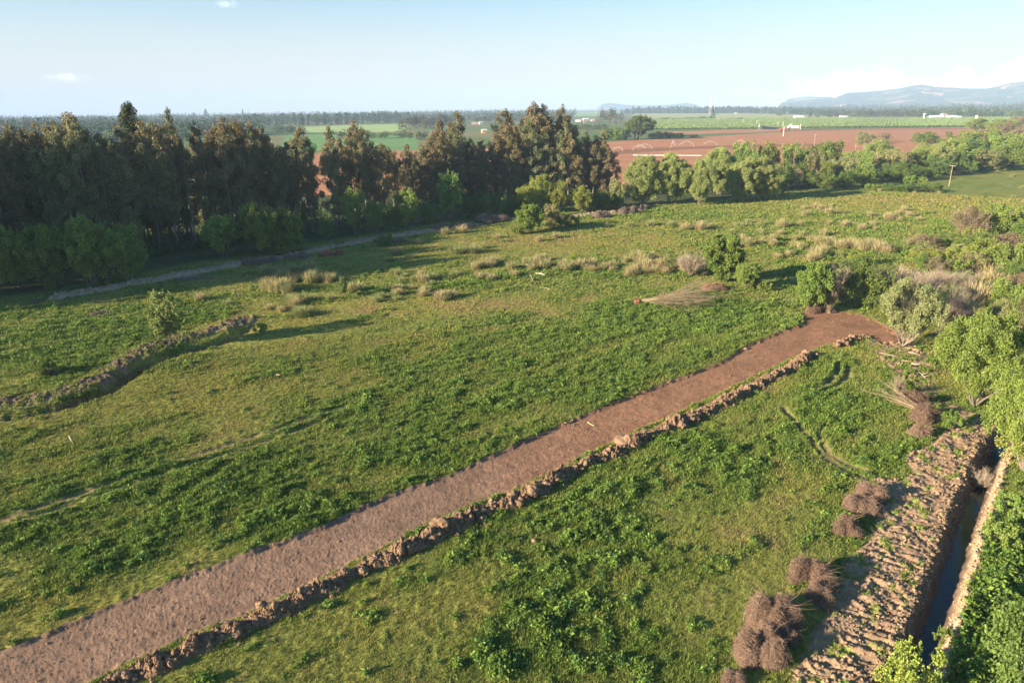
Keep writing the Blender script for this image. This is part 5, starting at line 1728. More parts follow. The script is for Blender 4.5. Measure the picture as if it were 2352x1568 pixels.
CL = [('reed', 690, 640, 60, 16, 16, 1.1), ('reed', 650, 662, 22, 14, 6, 1.1), ('green', 690, 690, 30, 10, 5, 1.4), ('dry', 805, 672, 8, 8, 2, 1.5), ('green', 690, 722, 22, 6, 5, 1.3), ('dry', 640, 712, 14, 4, 3, .8), ('dry', 920, 668, 26, 8, 5, .9), ('dry', 1005, 680, 34, 12, 7, 1.0), ('green', 870, 690, 50, 10, 6, .9), ('green', 960, 640, 90, 12, 10, 1.0), ('dry', 1110, 618, 26, 8, 5, 1.1), ('reed', 1190, 615, 60, 12, 10, .9), ('dry', 1130, 640, 60, 5, 8, .8),
      ('reed', 1290, 618, 34, 8, 8, 1.0), ('dry', 1350, 615, 22, 8, 6, 1.25), ('reed', 1400, 618, 16, 7, 4, .9), ('reed', 1455, 602, 34, 8, 7, 1.0), ('dry', 1490, 622, 42, 9, 12, 1.25), ('dry', 1560, 622, 30, 10, 8, 1.1), ('dry', 1440, 632, 26, 3, 3, .8), ('reed', 1800, 560, 80, 22, 16, 1.0), ('dry', 1880, 575, 60, 22, 16, 1.2), ('dry', 1990, 570, 40, 14, 10, 1.4), ('dry', 2025, 578, 30, 7, 6, 1.5), ('dry', 1740, 545, 50, 20, 8, 1.0), ('dry', 1950, 520, 90, 14, 10, 1.0), ('dry', 2060, 500, 70, 12, 9, 1.2), ('green', 1700, 520, 80, 14, 8, 1.0), ('dry', 2290, 640, 48, 10, 16, 1.7), ('dry', 2100, 640, 60, 10, 8, 1.2), ('green', 2270, 720, 70, 24, 8, 1.2), ('dry', 2160, 440, 90, 8, 4, .8), ('dry', 1880, 480, 60, 8, 4, 1.1), ('dry', 2210, 400, 60, 4, 6, 1.3), ('green', 2320, 430, 40, 30, 5, 1.0)]
for k, x, y, rx, ry, n, s in CL:
    for i in range(n):
        xx = x + rgt.gauss(0, 1) * rx * .62; yy = y + rgt.gauss(0, 1) * ry * .62
        if not (-20 < xx < 2380):
            continue
        kk = k if rgt.random() < .8 else rgt.choice(['dry', 'green'])
        tuss_at(kk, xx, yy, s * rgt.uniform(.65, 1.2))
# bare twiggy shrubs
BS = [bare_shrub(730, 3.2, 2.2, (0.30, 0.24, 0.175), 90), bare_shrub(731, 3.0, 2.2, green=((0.15, 0.2, 0.07), .5)), bare_shrub(732, 4.6, 3.2, (0.26, 0.19, 0.16))]


def bare_at(v, x, yb, yt, hw, label):
    pr = BS[v]
    p = at(x, yb); h = height_of(x, yb, yt); w = width_of(x, yb, hw)
    place(pr, (p[0], p[1], gz(*p) - .03), (w / pr['w'], w / pr['w'], h / pr['h']), (x * .7) % 6.28, label=label, cat='bare shrub')


bare_at(0, 1585, 636, 582, 32, 'greyish bare shrub left of the dense round young tree')
bare_at(2, 2180, 768, 640, 42, 'dark bare shrub growing out beside the pale silvery willow')
bare_at(0, 2075, 700, 616, 60, 'pinkish leafless shrub behind the pale silvery willow')
bare_at(0, 2160, 672, 620, 50, 'pinkish leafless shrub right of the one behind the pale willow')
bare_at(1, 1905, 716, 600, 22, 'tall pale stems rising bare at the right of the forked tree')
bare_at(1, 2222, 548, 480, 30, 'thin upright bare shrub by the right edge bushes')
bare_at(0, 2260, 1090, 1050, 24, 'dry twigs on the right lip of the water ditch')
bare_at(1, 1745, 640 + 22, 640, 14, 'small half bare shrub between the leafy bush and the low arching one')
bare_at(1, 2060, 915, 862, 14, 'thin twiggy shrub at the head of the long brush pile')

# ------------------------------------------------------------------ poles, wires, machines, buildings
def tube_mb(mb, a, b, r0, r1, col, sides=8):
    V, Fq = tubes(np.array([a, b], float), np.array([r0, r1], float), sides)
    mb.add(V, Fq, col)
    mb.add(V[-sides:], np.array([[0, i, i + 1] for i in range(1, sides - 1)]), col)


def utility_pole(x, yb, yt, label, rz, arm=1.9):
    p = at(x, yb); h = height_of(x, yb, yt)
    o = empty('utility_pole', (p[0], p[1], gz(*p)))
    o.rotation_euler = (0, 0, rz)
    tag(o, label, 'utility pole', 'wooden poles of the overhead line')
    m = MB(); tube_mb(m, (0, 0, -.3), (0, 0, h), .16, .10, (0.42, 0.30, 0.20)); link('shaft', m.mesh('shaft', M_BARK), o)
    m = MB(); m.box(-arm / 2 * 1.3, arm / 2 * 1.3, -.06, .06, h - .35, h - .20, (0.40, 0.31, 0.24)); link('crossarm', m.mesh('crossarm', M_BARK), o)
    for k in (-1.1, 0.35, 1.1):
        m = MB(); tube_mb(m, (k, 0, h - .20), (k, 0, h + .05), .05, .04, (0.5, 0.5, 0.5), 6); link('insulator', m.mesh('insulator', M_PAINT), o)
    return o, np.array([p[0], p[1], gz(*p) + h])


PL = []
for (x, b, t, l) in ((1870, 332, 309, 'thin wooden utility pole in the ploughed field'), (1964, 347, 334, 'thin wooden utility pole at the thicket edge'), (2179, 430, 381, 'wooden utility pole with a crossarm standing in the upper meadow')):
    PL.append(utility_pole(x, b, t, l, -.9)[1])
p = at(2700, 640); PL.append(np.array([p[0], p[1], 9.0]))
for i in range(3):
    a, b = PL[i], PL[i + 1]
    m = MB()
    for k in (-1.1, 1.1):
        t = np.linspace(0, 1, 24)[:, None]
        off = np.array([math.cos(-.9) * k, math.sin(-.9) * k, 0.05])
        q = a + off + (b - a) * t; q[:, 2] -= 4 * 1.3 * t[:, 0] * (1 - t[:, 0])
        V, Fq = tubes(q, np.full(24, .012), 4)
        m.add(V, Fq, (0.25, 0.25, 0.25))
    tag(link('overhead_wire', m.mesh('overhead_wire', M_PAINT)), ['pair of wires from the field pole to the thicket pole', 'pair of wires from the thicket pole to the meadow pole', 'pair of wires leaving the meadow pole to the right'][i], 'wire')


def white_post(x, yb, yt, r, label, tuft=False):
    p = at(x, yb); h = height_of(x, yb, yt)
    o = empty('white_post', (p[0], p[1], 0)); tag(o, label, 'post', 'white posts by the orchard corner')
    m = MB(); tube_mb(m, (0, 0, -.3), (0, 0, h), r, r * .8, (.78, .78, .76)); link('shaft', m.mesh('shaft', M_PAINT), o)
    m = MB(); tube_mb(m, (0, 0, h), (0, 0, h + .25), r * 1.3, r * .6, (.7, .7, .7)); link('cap', m.mesh('cap', M_PAINT), o)
    m = MB(); tube_mb(m, (0, 0, 0), (0, 0, .3), r * 2.2, r * 1.8, (.45, .42, .38)); link('base', m.mesh('base', M_PAINT), o)


for a in ((1799, 313, 292, .42, 'white post leaning alone on the near ploughed field'), (1838, 298, 285, .40, 'white post right of the white tank'), (1798, 293.5, 281, .34, 'white post behind the dark netted plot, right one'), (1786, 291.5, 280, .3, 'white post behind the dark netted plot, left one'), (1743, 297, 285, .38, 'white post at the left end of the dark netted plot'), (1738, 286.5, 277, .3, 'white post in the orchard behind the netted plot'), (1813, 295.5, 284, .3, 'left post of the pair holding the round white lamp'), (1817.5, 295.5, 284, .3, 'right post of the pair holding the round white lamp'), (1980 * 0 + 1706, 285, 275, .3, 'thin post in the left orchard rows')):
    white_post(*a)


def wind_machine(x, yb, yt, label, blade_rot):
    p = at(x, yb); h = height_of(x, yb, yt)
    o = empty('wind_machine', (p[0], p[1], 0)); tag(o, label, 'wind machine', 'white frost fans in the orchard')
    W_ = (.85, .85, .84)
    m = MB(); tube_mb(m, (0, 0, -.3), (0, 0, h * .86), 1.15, .85, W_, 12); link('tower', m.mesh('tower', M_PAINT), o)
    m = MB(); m.box(-1.2, 1.2, -2.0, 1.3, h * .85, h * .85 + 2.0, W_); link('gearbox', m.mesh('gearbox', M_PAINT), o)
    m = MB(); m.box(-1.6, 1.6, -1.4, 1.4, 0, 2.4, (.7, .7, .68)); link('engine_box', m.mesh('engine_box', M_PAINT), o)
    for s_ in (1, -1):
        m = MB()
        c, s2 = math.cos(blade_rot), math.sin(blade_rot)
        L = h * .22
        V = []
        for (u, w_) in ((0, .35), (L * .5, .6), (L, .35)):
            for q in (-w_, w_):
                for d in (-.08, .08):
                    V.append((s_ * (u * c) - q * s2, -2.2 + d, h * .89 + s_ * u * s2 + q * c))
        Fq = []
        for k in (0, 4):
            Fq += [(k, k + 4, k + 6, k + 2), (k + 1, k + 3, k + 7, k + 5), (k, k + 1, k + 5, k + 4), (k + 2, k + 6, k + 7, k + 3)]
        m.add(V, np.array(Fq), W_); link('blade', m.mesh('blade', M_PAINT), o)


wind_machine(2121, 275.5, 261, 'white frost fan with slanting blades, left of the two in the orchard', .5)
wind_machine(2240, 283.5, 266, 'white frost fan with upright blades, right of the two in the orchard', 1.45)


def tank():
    p = at(1821, 300)
    o = empty('water_tank', (p[0], p[1], 0)); tag(o, 'white horizontal tank on a red frame at the corner of the orchard', 'tank')
    m = MB()
    V, Fq = tubes(np.array([(-8, 0, 4.5), (8, 0, 4.5)], float), np.array([2.3, 2.3]), 20); m.add(V, Fq, (.8, .76, .72))
    for e in (0, 20): m.add(V[e:e + 20], np.array([[0, i, i + 1] for i in range(1, 19)]), (.8, .78, .75))
    link('vessel', m.mesh('vessel', M_PAINT), o)
    m = MB()
    for x in (-6, 0, 6): m.box(x - .3, x + .3, -2, 2, 0, 2.6, (.45, .08, .05))
    link('frame', m.mesh('frame', M_PAINT), o)
    o2 = empty('pump_trailer', (p[0] - 15, p[1] - 3, 0)); tag(o2, 'red machine standing left of the white tank', 'pump trailer')
    m = MB(); m.box(-5, 4, -1.6, 1.6, 1.0, 2.6, (.5, .07, .05)); m.box(-1, 3, -1.3, 1.3, 2.6, 4.6, (.48, .08, .06)); link('body', m.mesh('body', M_PAINT), o2)
    m = MB(); V, Fq = tubes(np.array([(4, 0, 2.2), (9, 0, 5.0)], float), np.array([.4, .4]), 8); m.add(V, Fq, (.5, .1, .07)); link('boom', m.mesh('boom', M_PAINT), o2)
    for x in (-3.4, 2.4):
        m = MB(); V, Fq = tubes(np.array([(x, -1.9, 1), (x, 1.9, 1)], float), np.array([1.0, 1.0]), 14); m.add(V, Fq, (.03, .03, .03)); link('wheel', m.mesh('wheel', M_PAINT), o2)
    p = at(1815.5, 296.5); h = height_of(1815.5, 296.5, 286)
    o3 = empty('floodlight', (p[0], p[1], 0)); tag(o3, 'round white lamp hung between the pair of posts', 'lamp')
    m = MB(); V0, F0 = ICO2; m.add(V0 * [1.5, .8, 1.5] + [0, 0, h * .72], F0, (.85, .85, .85)); link('lamp_head', m.mesh('lamp_head', M_PAINT), o3)
    m = MB(); tube_mb(m, (0, 0.9, 0), (0, 0.9, h * .72), .12, .12, (.6, .6, .6)); link('stem', m.mesh('stem', M_PAINT), o3)


tank()


def mast(x, yb, yt, w, red, label):
    p = at(x, yb); h = height_of(x, yb, yt)
    o = empty('radio_mast', (p[0], p[1], 0)); tag(o, label, 'radio mast', 'radio masts on the skyline')
    N = 8
    for k in range(N):
        z0, z1 = h * k / N, h * (k + 1) / N
        col = (.62, .08, .05) if (red and k % 2 == 0) else (.55, .56, .58)
        m = MB()
        w0 = w * (1 - .55 * k / N); w1 = w * (1 - .55 * (k + 1) / N)
        cn = [(-1, -1), (1, -1), (1, 1), (-1, 1)]
        for i in range(4):
            a, b = cn[i], cn[(i + 1) % 4]
            tube_mb(m, (a[0] * w0, a[1] * w0, z0), (a[0] * w1, a[1] * w1, z1), .17, .15, col, 5)
            tube_mb(m, (a[0] * w0, a[1] * w0, z0), (b[0] * w1, b[1] * w1, z1), .08, .08, col, 4)
            tube_mb(m, (b[0] * w0, b[1] * w0, z0), (a[0] * w1, a[1] * w1, z1), .08, .08, col, 4)
        link('lattice_section', m.mesh('lattice_section', M_PAINT), o)
    m = MB(); tube_mb(m, (0, 0, h), (0, 0, h * 1.06), .3, .15, (.8, .8, .8), 5); link('antenna', m.mesh('antenna', M_PAINT), o)


mast(1628, 262, 224, .9, False, 'thin grey radio mast, left of the three on the skyline')
mast(1631.5, 262, 222, 1.5, False, 'white radio mast, middle of the three on the skyline')
mast(1639.5, 262, 225, 1.1, True, 'red and white banded radio mast, right of the three')


def house(x, yb, wpx, dm, hm, wall, roof, label, name='farmhouse', cat='house', rz=0.0, pitch=0.35, n_win=2, group=None):
    p = at(x, yb); w = width_of(x, yb, wpx)
    o = empty(name, (p[0], p[1], 0)); o.rotation_euler = (0, 0, rz)
    tag(o, label, cat, group)
    m = MB(); m.box(-w / 2, w / 2, -dm / 2, dm / 2, -.2, hm, wall)
    rh = dm / 2 * pitch
    m.add([(-w / 2, -dm / 2, hm), (-w / 2, dm / 2, hm), (-w / 2, 0, hm + rh), (w / 2, -dm / 2, hm), (w / 2, dm / 2, hm), (w / 2, 0, hm + rh)], np.array([(0, 2, 1), (3, 4, 5)]), wall)
    link('wall', m.mesh('wall', M_PAINT), o)
    m = MB()
    for s_ in (-1, 1):
        e = .6
        V = [(-w / 2 - e, s_ * (dm / 2 + e), hm - e * pitch + .03), (w / 2 + e, s_ * (dm / 2 + e), hm - e * pitch + .03), (w / 2 + e, 0, hm + rh + .05), (-w / 2 - e, 0, hm + rh + .05)]
        V += [(a, b, c + .18) for a, b, c in V]
        m.add(V, np.array([(0, 1, 2, 3), (4, 7, 6, 5), (0, 4, 5, 1), (3, 2, 6, 7), (0, 3, 7, 4), (1, 5, 6, 2)]), roof)
    link('roof', m.mesh('roof', M_PAINT), o)
    for k in range(n_win):
        xx = -w / 2 + w * (k + .7) / (n_win + .8)
        m = MB(); m.box(xx - .7, xx + .7, -dm / 2 - .06, -dm / 2 + .02, hm * .35, hm * .75, (.05, .06, .07)); link('window', m.mesh('window', M_PAINT), o)
    m = MB(); xx = w * .3; m.box(xx - .6, xx + .6, -dm / 2 - .06, -dm / 2 + .02, 0, min(2.3, hm * .85), (.14, .09, .06)); link('door', m.mesh('door', M_PAINT), o)


WH = (.62, .60, .57); GL = (.72, .75, .78)
FARM = 'farm buildings among the trees beyond the wood'
for a in ((1112, 306, 11, 9, 4.2, (.62, .40, .18), (.50, .56, .62), 'wooden farmhouse with a pale metal roof behind the wood', 'farmhouse', 'house', .2), (1090, 287, 12, 9, 3.2, (.5, .32, .28), (.60, .50, .48), 'long low reddish shed, left part of the far farm', 'shed', 'shed', .1), (1104, 286, 7, 9, 4.8, WH, (.55, .58, .62), 'white farmhouse right of the long reddish shed', 'farmhouse', 'house', .3),
          (1328, 280, 12, 10, 3.4, WH, (.62, .62, .62), 'grey roofed shed at the left of the barn cluster', 'shed', 'shed', -.2), (1345, 277, 13, 11, 4.6, (.55, .5, .45), (.72, .73, .74), 'white roofed barn in the middle of the cluster', 'barn', 'barn', .25), (1343, 283, 6, 8, 5.0, (.40, .22, .18), (.30, .2, .16), 'red brick building before the white roofed barn', 'shed', 'shed', 0), (1361, 279, 8, 9, 4.0, (.60, .42, .34), (.55, .38, .3), 'salmon coloured house right of the barn', 'farmhouse', 'house', .1), (1319, 268, 4, 8, 3, WH, GL, 'tiny white roof behind the barn cluster', 'shed', 'shed', 0),
          (738, 275.5, 10, 9, 4, (.5, .42, .38), (.55, .38, .34), 'red roofed house between the far poplars', 'farmhouse', 'house', 0), (757, 275, 14, 9, 4, WH, (.45, .25, .22), 'long white house with a red roof between the poplars', 'farmhouse', 'house', 0), (1001, 264, 6, 9, 4, WH, WH, 'white roof far off above the brown grove', 'shed', 'shed', 0),
          (1834, 271.5, 20, 14, 4, (.62, .66, .68), (.72, .76, .80), 'long pale shed at the back edge of the orchard', 'shed', 'shed', 0), (1806, 260.5, 10, 12, 5, (.5, .3, .27), (.62, .66, .72), 'blue grey roofed shed far behind the pale field', 'shed', 'shed', 0), (1933, 271, 8, 10, 5, WH, (.55, .22, .15), 'white house with a red roof behind the orchard', 'farmhouse', 'house', .2), (1941, 271, 9, 10, 3.4, WH, (.7, .7, .72), 'low white annex right of the red roofed house', 'shed', 'shed', 0), (1912, 266.5, 6, 9, 4, WH, (.5, .2, .14), 'small red roofed house half hidden in trees', 'farmhouse', 'house', 0),
          (2148, 272.3, 25, 20, 3.6, (.66, .70, .72), (.72, .76, .80), 'left pale greenhouse behind the orchard', 'greenhouse', 'greenhouse', 0), (2186, 272.3, 19, 18, 3.6, (.66, .70, .72), (.74, .78, .82), 'middle pale greenhouse behind the orchard', 'greenhouse', 'greenhouse', 0), (2201, 272.3, 8, 14, 3, (.66, .70, .72), (.74, .78, .82), 'short pale greenhouse at the right end', 'greenhouse', 'greenhouse', 0), (2167, 270.5, 11, 12, 8, (.7, .62, .55), (.50, .30, .24), 'white house with a brownish red roof above the greenhouses', 'farmhouse', 'house', .15),
          (1717, 260, 6, 9, 4, WH, GL, 'tiny white house below the far poplars, right one', 'farmhouse', 'house', 0), (1690, 261, 5, 9, 4, WH, (.5, .3, .25), 'tiny white house below the far poplars, left one', 'farmhouse', 'house', 0), (1650, 276, 3, 7, 3.5, (.5, .3, .25), (.5, .35, .3), 'little red hut at the foot of the tall dark conifer', 'shed', 'shed', 0)):
    house(*a, group=FARM)


def sprinkler(x, y, dirx, L, hgt, label):
    p = at(x, y)
    o = empty('sprinkler', (p[0], p[1], 0)); tag(o, label, 'sprinkler', 'sprinklers watering the ploughed field')
    m = MB(); tube_mb(m, (0, 0, 0), (0, 0, 1.6), .12, .08, (.5, .5, .5)); m.box(-.5, .5, -.3, .3, 0, .3, (.4, .4, .4)); link('riser', m.mesh('riser', M_PAINT), o)
    m = MB(); rng = np.random.default_rng(int(x))
    L *= .6; hgt *= .36; n = 420
    t = rng.random(n) ** .9
    cx = dirx * L * t; cz = 1.6 + 4 * hgt * t * (1 - t) * 1.0
    sp = .12 + 1.1 * t
    C = np.column_stack([cx + rng.normal(0, .25, n), rng.normal(0, .3, n) * sp, cz - np.abs(rng.normal(0, .35, n)) * sp * 1.2])
    C[:, 2] = np.maximum(C[:, 2], .05)
    V, Fq = leaf_quads(C, .21, rng, .5, 0)
    m.add(V, Fq, (.85, .88, .92))
    link('water_jet', m.mesh('water_jet', M_WATERDROP), o)


M_WATERDROP = bpy.data.materials.new('water_spray'); M_WATERDROP.use_nodes = True
_b = M_WATERDROP.node_tree.nodes['Principled BSDF']; _b.inputs['Base Color'].default_value = (.9, .92, .95, 1); _b.inputs['Roughness'].default_value = .3; _b.inputs['Alpha'].default_value = .8
for a in ((1454, 344.5, 1, 18, 7, 'leftmost sprinkler of the row wetting the ploughed field'), (1497, 341.5, -1, 22, 7, 'second sprinkler from the left in the wet field'), (1542, 338.5, .35, 14, 11, 'sprinkler throwing its jet steeply, third from the left'), (1593, 336, -1, 22, 8.5, 'sprinkler with the broad high arc, fourth from the left'), (1645, 333.6, -1, 20, 6, 'fifth sprinkler from the left in the wet field'), (1690, 332, 1, 14, 7.5, 'rightmost sprinkler of the row in the wet field'), (1430, 346, -1, 14, 4, 'sprinkler half hidden at the wood edge')):
    sprinkler(*a)
a, b = at(1454, 357.5), at(1611, 358.5)
m = MB(); tube_mb(m, (a[0], a[1], .35), (b[0], b[1], .35), .22, .22, (.8, .8, .8), 6)
tag(link('irrigation_pipe', m.mesh('irrigation_pipe', M_PAINT)), 'long white irrigation pipe lying across the ploughed field', 'pipe')

# ------------------------------------------------------------------ far trees
def far_tree(seed, h, w, kind, cols, nq=240, leaf=1.5, name='far_tree'):
    rng = np.random.default_rng(seed)
    mb = MB()
    u = rng.random(nq)
    a = rng.uniform(0, 6.28, nq)
    if kind == 'poplar':
        r = w * np.sin(np.pi * (0.06 + .92 * u)) ** .6 * np.sqrt(rng.uniform(.2, 1, nq)); z = h * (.05 + .95 * u)
    elif kind == 'cone':
        r = w * (1 - u) ** .8 * rng.uniform(.5, 1, nq); z = h * (.12 + .88 * u)
    else:
        q = rng.normal(size=(nq, 3)); q /= np.linalg.norm(q, axis=1, keepdims=True)
        lobes = rng.normal(size=(7, 3)) * .42; k = rng.integers(0, 7, nq)
        q = q * .55 + lobes[k]
        r = None
    if r is None:
        C = np.column_stack([q[:, 0] * w, q[:, 1] * w, h * .5 + q[:, 2] * h * .42]); C[:, 2] = np.clip(C[:, 2], .3, h)
    else:
        C = np.column_stack([np.cos(a) * r, np.sin(a) * r, z])
    V, Fq = leaf_quads(C, leaf, rng, .7, .3)
    t = rng.random((nq, 1))
    mb.add(V, Fq, np.repeat((cols[0] * (1 - t) + cols[1] * t) * rng.uniform(.8, 1.2, (nq, 1)), 4, 0))
    tube_mb(mb, (0, 0, -.3), (0, 0, h * .7), w * .07 + .1, .08, (0.12, 0.1, 0.08), 5)
    return {'name': name, 'h': h, 'w': w, 'parts': [(None, mb.mesh(name, M_LEAF))]}


FT = {'pop': [far_tree(800 + i, 24, 2.2, 'poplar', (np.array([.052, .085, .034]), np.array([.075, .115, .042])), 300, 1.5, 'poplar_tree') for i in range(4)],
      'rnd': [far_tree(810 + i, 14, 6.5, 'round', (np.array([.055, .085, .034]), np.array([.085, .125, .042])), 300, 1.7, 'broadleaf_tree') for i in range(4)],
      'euc': [far_tree(820 + i, 26, 4.5, 'round', (np.array([.075, .072, .04]), np.array([.12, .10, .052])), 340, 1.5, 'far_eucalyptus_tree') for i in range(3)],  # distant eucalyptus, same sort of tree as in the tall wood
      'con': [far_tree(830 + i, 22, 4.5, 'cone', (np.array([.03, .055, .03]), np.array([.045, .075, .04])), 340, 1.4, 'conifer_tree') for i in range(2)],
      'lite': [far_tree(840 + i, 13, 6.0, 'round', (np.array([.10, .145, .045]), np.array([.14, .19, .055])), 320, 1.4, 'broadleaf_tree') for i in range(3)]}
FL = {'pop': ('slim dark poplar', 'poplar tree'), 'rnd': ('dark rounded tree', 'tree'), 'euc': ('brownish far eucalyptus', 'grove tree'), 'con': ('dark conifer', 'conifer'), 'lite': ('light green tree', 'tree')}


def far_put(kind, x, yb, yt, hwpx, label=None, group=None, seed=0, loc=None):
    rng = random.Random(int(x * 13 + yb * 101 + seed))
    pr = rng.choice(FT[kind])
    p = at(x, yb) if loc is None else loc
    if loc is None:
        h = height_of(x, yb, yt); w = width_of(x, yb, hwpx)
    else:
        h, w = yt, hwpx
    return place(pr, (p[0], p[1], -.2), (w / pr['w'], w / pr['w'], h / pr['h']), rng.uniform(0, 6.28), label=label, cat=FL[kind][1], group=group)


far_put('con', 1637, 273.5, 249, 7, 'tall dark conifer standing alone behind the left orchard')
for i, (x, b, t, w) in enumerate(((1378, 285, 247, 8), (1390, 286, 250, 9), (1402, 286, 243, 9), (1412, 285, 247, 8), (1425, 283, 256, 9))):
    far_put('euc', x, b, t, w, ['left tip of the brown tree group above the barn cluster', 'second of the brown tree group above the barn cluster', 'tallest of the brown tree group by the green corner tree', 'fourth of the brown tree group by the green corner tree', 'shortest tree at the right of the brown tree group'][i], 'brown trees between the barns and the corner tree')
rb = random.Random(44)


def band(kinds, pts, top, n, jy, hw, look_group, auto):
    for i in range(n):
        u = (i + rb.random()) / n
        xs = [q[0] for q in pts]
        x = xs[0] + (xs[-1] - xs[0]) * u
        yb = float(np.interp(x, xs, [q[1] for q in pts])) - rb.random() * jy
        yt = float(np.interp(x, xs, [q[1] for q in top])) if isinstance(top, list) else top
        yt += rb.uniform(-2.2, 5)
        k = rb.choice(kinds)
        ww = hw * rb.uniform(.7, 1.3) * (.55 if k == 'pop' else 1)
        o = far_put(k, x, yb, min(yt, yb - 4), ww, None, look_group, i)
        AUTO.append((o, FL[k][0], auto))


# y values of tops are pairs along the same x range
def T(pts, tops):
    return [(pts[0][0], tops[0]), (pts[-1][0], tops[1])]


def bandT(kinds, pts, tops, n, jy, hw, g):
    xs0, xs1 = pts[0][0], pts[-1][0]
    band(kinds, pts, [(xs0, tops[0]), (xs1, tops[1])] if False else [(p_[0], tops[0] + (tops[1] - tops[0]) * (p_[0] - xs0) / (xs1 - xs0)) for p_ in pts], n, jy, hw, g, 'far')


bandT(['pop', 'pop', 'rnd'], [(560, 289), (700, 290), (800, 286), (945, 282)], (262, 256), 62, 4, 8, 'poplars behind the pale crop field')
bandT(['rnd', 'lite'], [(240, 330), (480, 322)], (298, 290), 18, 8, 14, 'light trees rising behind the left wood')
bandT(['rnd', 'pop', 'rnd'], [(-60, 316), (330, 300), (640, 296)], (280, 270), 60, 10, 11, 'dark trees behind the left wood')
bandT(['euc'], [(925, 300), (1030, 292)], (262, 258), 16, 6, 9, 'brown grove at the right end of the pale crop field')
bandT(['lite', 'rnd'], [(640, 306), (700, 309)], (288, 290), 9, 3, 10, 'bushy trees at the left end of the crop field')
bandT(['lite', 'rnd'], [(770, 318), (985, 322)], (297, 298), 14, 8, 12, 'light trees showing between the eucalyptus')
bandT(['rnd', 'pop', 'euc', 'lite'], [(1000, 288), (1150, 282), (1320, 276)], (266, 258), 42, 8, 9, 'mixed trees around the far farms')
bandT(['rnd', 'lite', 'lite'], [(1290, 300), (1395, 300)], (282, 284), 14, 8, 12, 'trees around the barn cluster')
bandT(['pop'], [(1452, 262), (1725, 261)], (245, 244), 86, 2, 6.5, 'row of poplars behind the orchard')
bandT(['pop', 'rnd'], [(1725, 262), (1880, 266)], (246, 246), 34, 3, 7, 'trees between the poplar row and the pale sheds')
bandT(['rnd', 'euc', 'euc'], [(1880, 269), (2115, 271.5)], (250, 250), 48, 4, 8, 'dark trees along the back of the orchard')
bandT(['rnd', 'lite', 'rnd'], [(2110, 270), (2380, 272)], (248, 249), 40, 4, 9, 'green trees behind the greenhouses')
bandT(['rnd'], [(1505, 276.5), (1640, 274)], (270, 268), 16, 1, 6, 'low hedge trees between the orchard fields')
for i, (x, b, t, w, k) in enumerate(((1895, 268, 256, 12, 'lite'), (1790, 267, 253, 13, 'lite'), (1960, 270.5, 258, 12, 'lite'), (1985, 271, 261, 12, 'lite'), (1860, 272, 257, 6, 'con'), (1876, 272, 262, 6, 'euc'), (1905, 271, 263, 6, 'euc'), (2072, 258, 245, 8, 'rnd'), (2232, 266, 247, 14, 'rnd'), (2060 + 60, 262, 248, 20, 'rnd'), (1440, 262, 250, 6, 'pop'), (2275, 296, 276, 10, 'rnd'), (2268, 295, 280, 6, 'rnd'), (1700, 276, 270, 8, 'rnd'), (560, 262 + 14, 250, 5, 'con'), (475, 276, 250, 9, 'con'), (890, 270, 252, 8, 'euc'))):
    o = far_put(k, x, b, t, w, None, 'single trees of the plain'); AUTO.append((o, FL[k][0], 'far'))


def woodland():
    """the plain beyond: thousands of trees too far to tell apart"""
    rng = np.random.default_rng(90)
    n = 30000
    a = np.radians(rng.uniform(-44, 44, n))
    r = 1150 * (6500 / 1150) ** rng.random(n)
    X, Y = r * np.sin(a), r * np.cos(a)
    # belts and rows: trees gather along lines
    g1 = np.abs(((X * .94 + Y * .34) / 260 + .3 * perlin(X / 900, Y / 900, 1)) % 1 - .5); g2 = np.abs(((-X * .34 + Y * .94) / 330 + .3 * perlin(X / 900, Y / 900, 2)) % 1 - .5)
    near_line = (g1 > .44) | (g2 > .42) | (fbm(X, Y, 420, 2, 3) > .02)
    ok = near_line | (r > 3200)
    for nm, P_, c in FIELDS:
        ok &= sdf(X, Y, P_) > 6
    ok &= sdf(X, Y, BROWN) > 10
    px, py = proj(X, Y)
    ok &= ~((px > 1300) & (px < 2500) & (py > 262.5))
    ok &= ~((py > 281) & (px > 600))
    X, Y, r = X[ok], Y[ok], r[ok]
    n = len(X)
    pop = (perlin(X / 300, Y / 300, 8) > .05)
    h = np.where(pop, rng.uniform(16, 30, n), rng.uniform(8, 20, n)) * np.where(r > 3000, 1.4, 1.2)
    w = np.where(pop, rng.uniform(2.0, 3.5, n), rng.uniform(5, 10, n))
    m = 20
    nq = n * m
    q = rng.normal(size=(nq, 3)); q /= np.linalg.norm(q, axis=1, keepdims=True)
    q *= rng.uniform(.5, 1, (nq, 1))
    hh = np.repeat(h, m); ww = np.repeat(w, m)
    C = np.column_stack([np.repeat(X, m) + q[:, 0] * ww, np.repeat(Y, m) + q[:, 1] * ww, hh * .5 + q[:, 2] * hh * .5])
    sz = np.repeat(np.where(pop, 3.0, 4.2), m)
    V, Fq = leaf_quads(C, sz, rng, .75, .3)
    base = np.array([0.046, 0.074, 0.034])[None] * (1 + .35 * perlin(X / 150, Y / 150, 9))[:, None] * rng.uniform(.75, 1.25, (n, 1))
    br = rng.random(n) < .18
    base[br] = np.array([.09, .08, .045])
    c = np.repeat(np.repeat(base, m, 0) * rng.uniform(.85, 1.15, (nq, 1)), 4, 0)
    me = make_mesh('far_woodland', V, [Fq], c); me.materials.append(M_LEAF)
    tag(link('far_woodland', me), 'belts of distant trees covering the plain to the skyline', 'woodland', kind='stuff')


woodland()


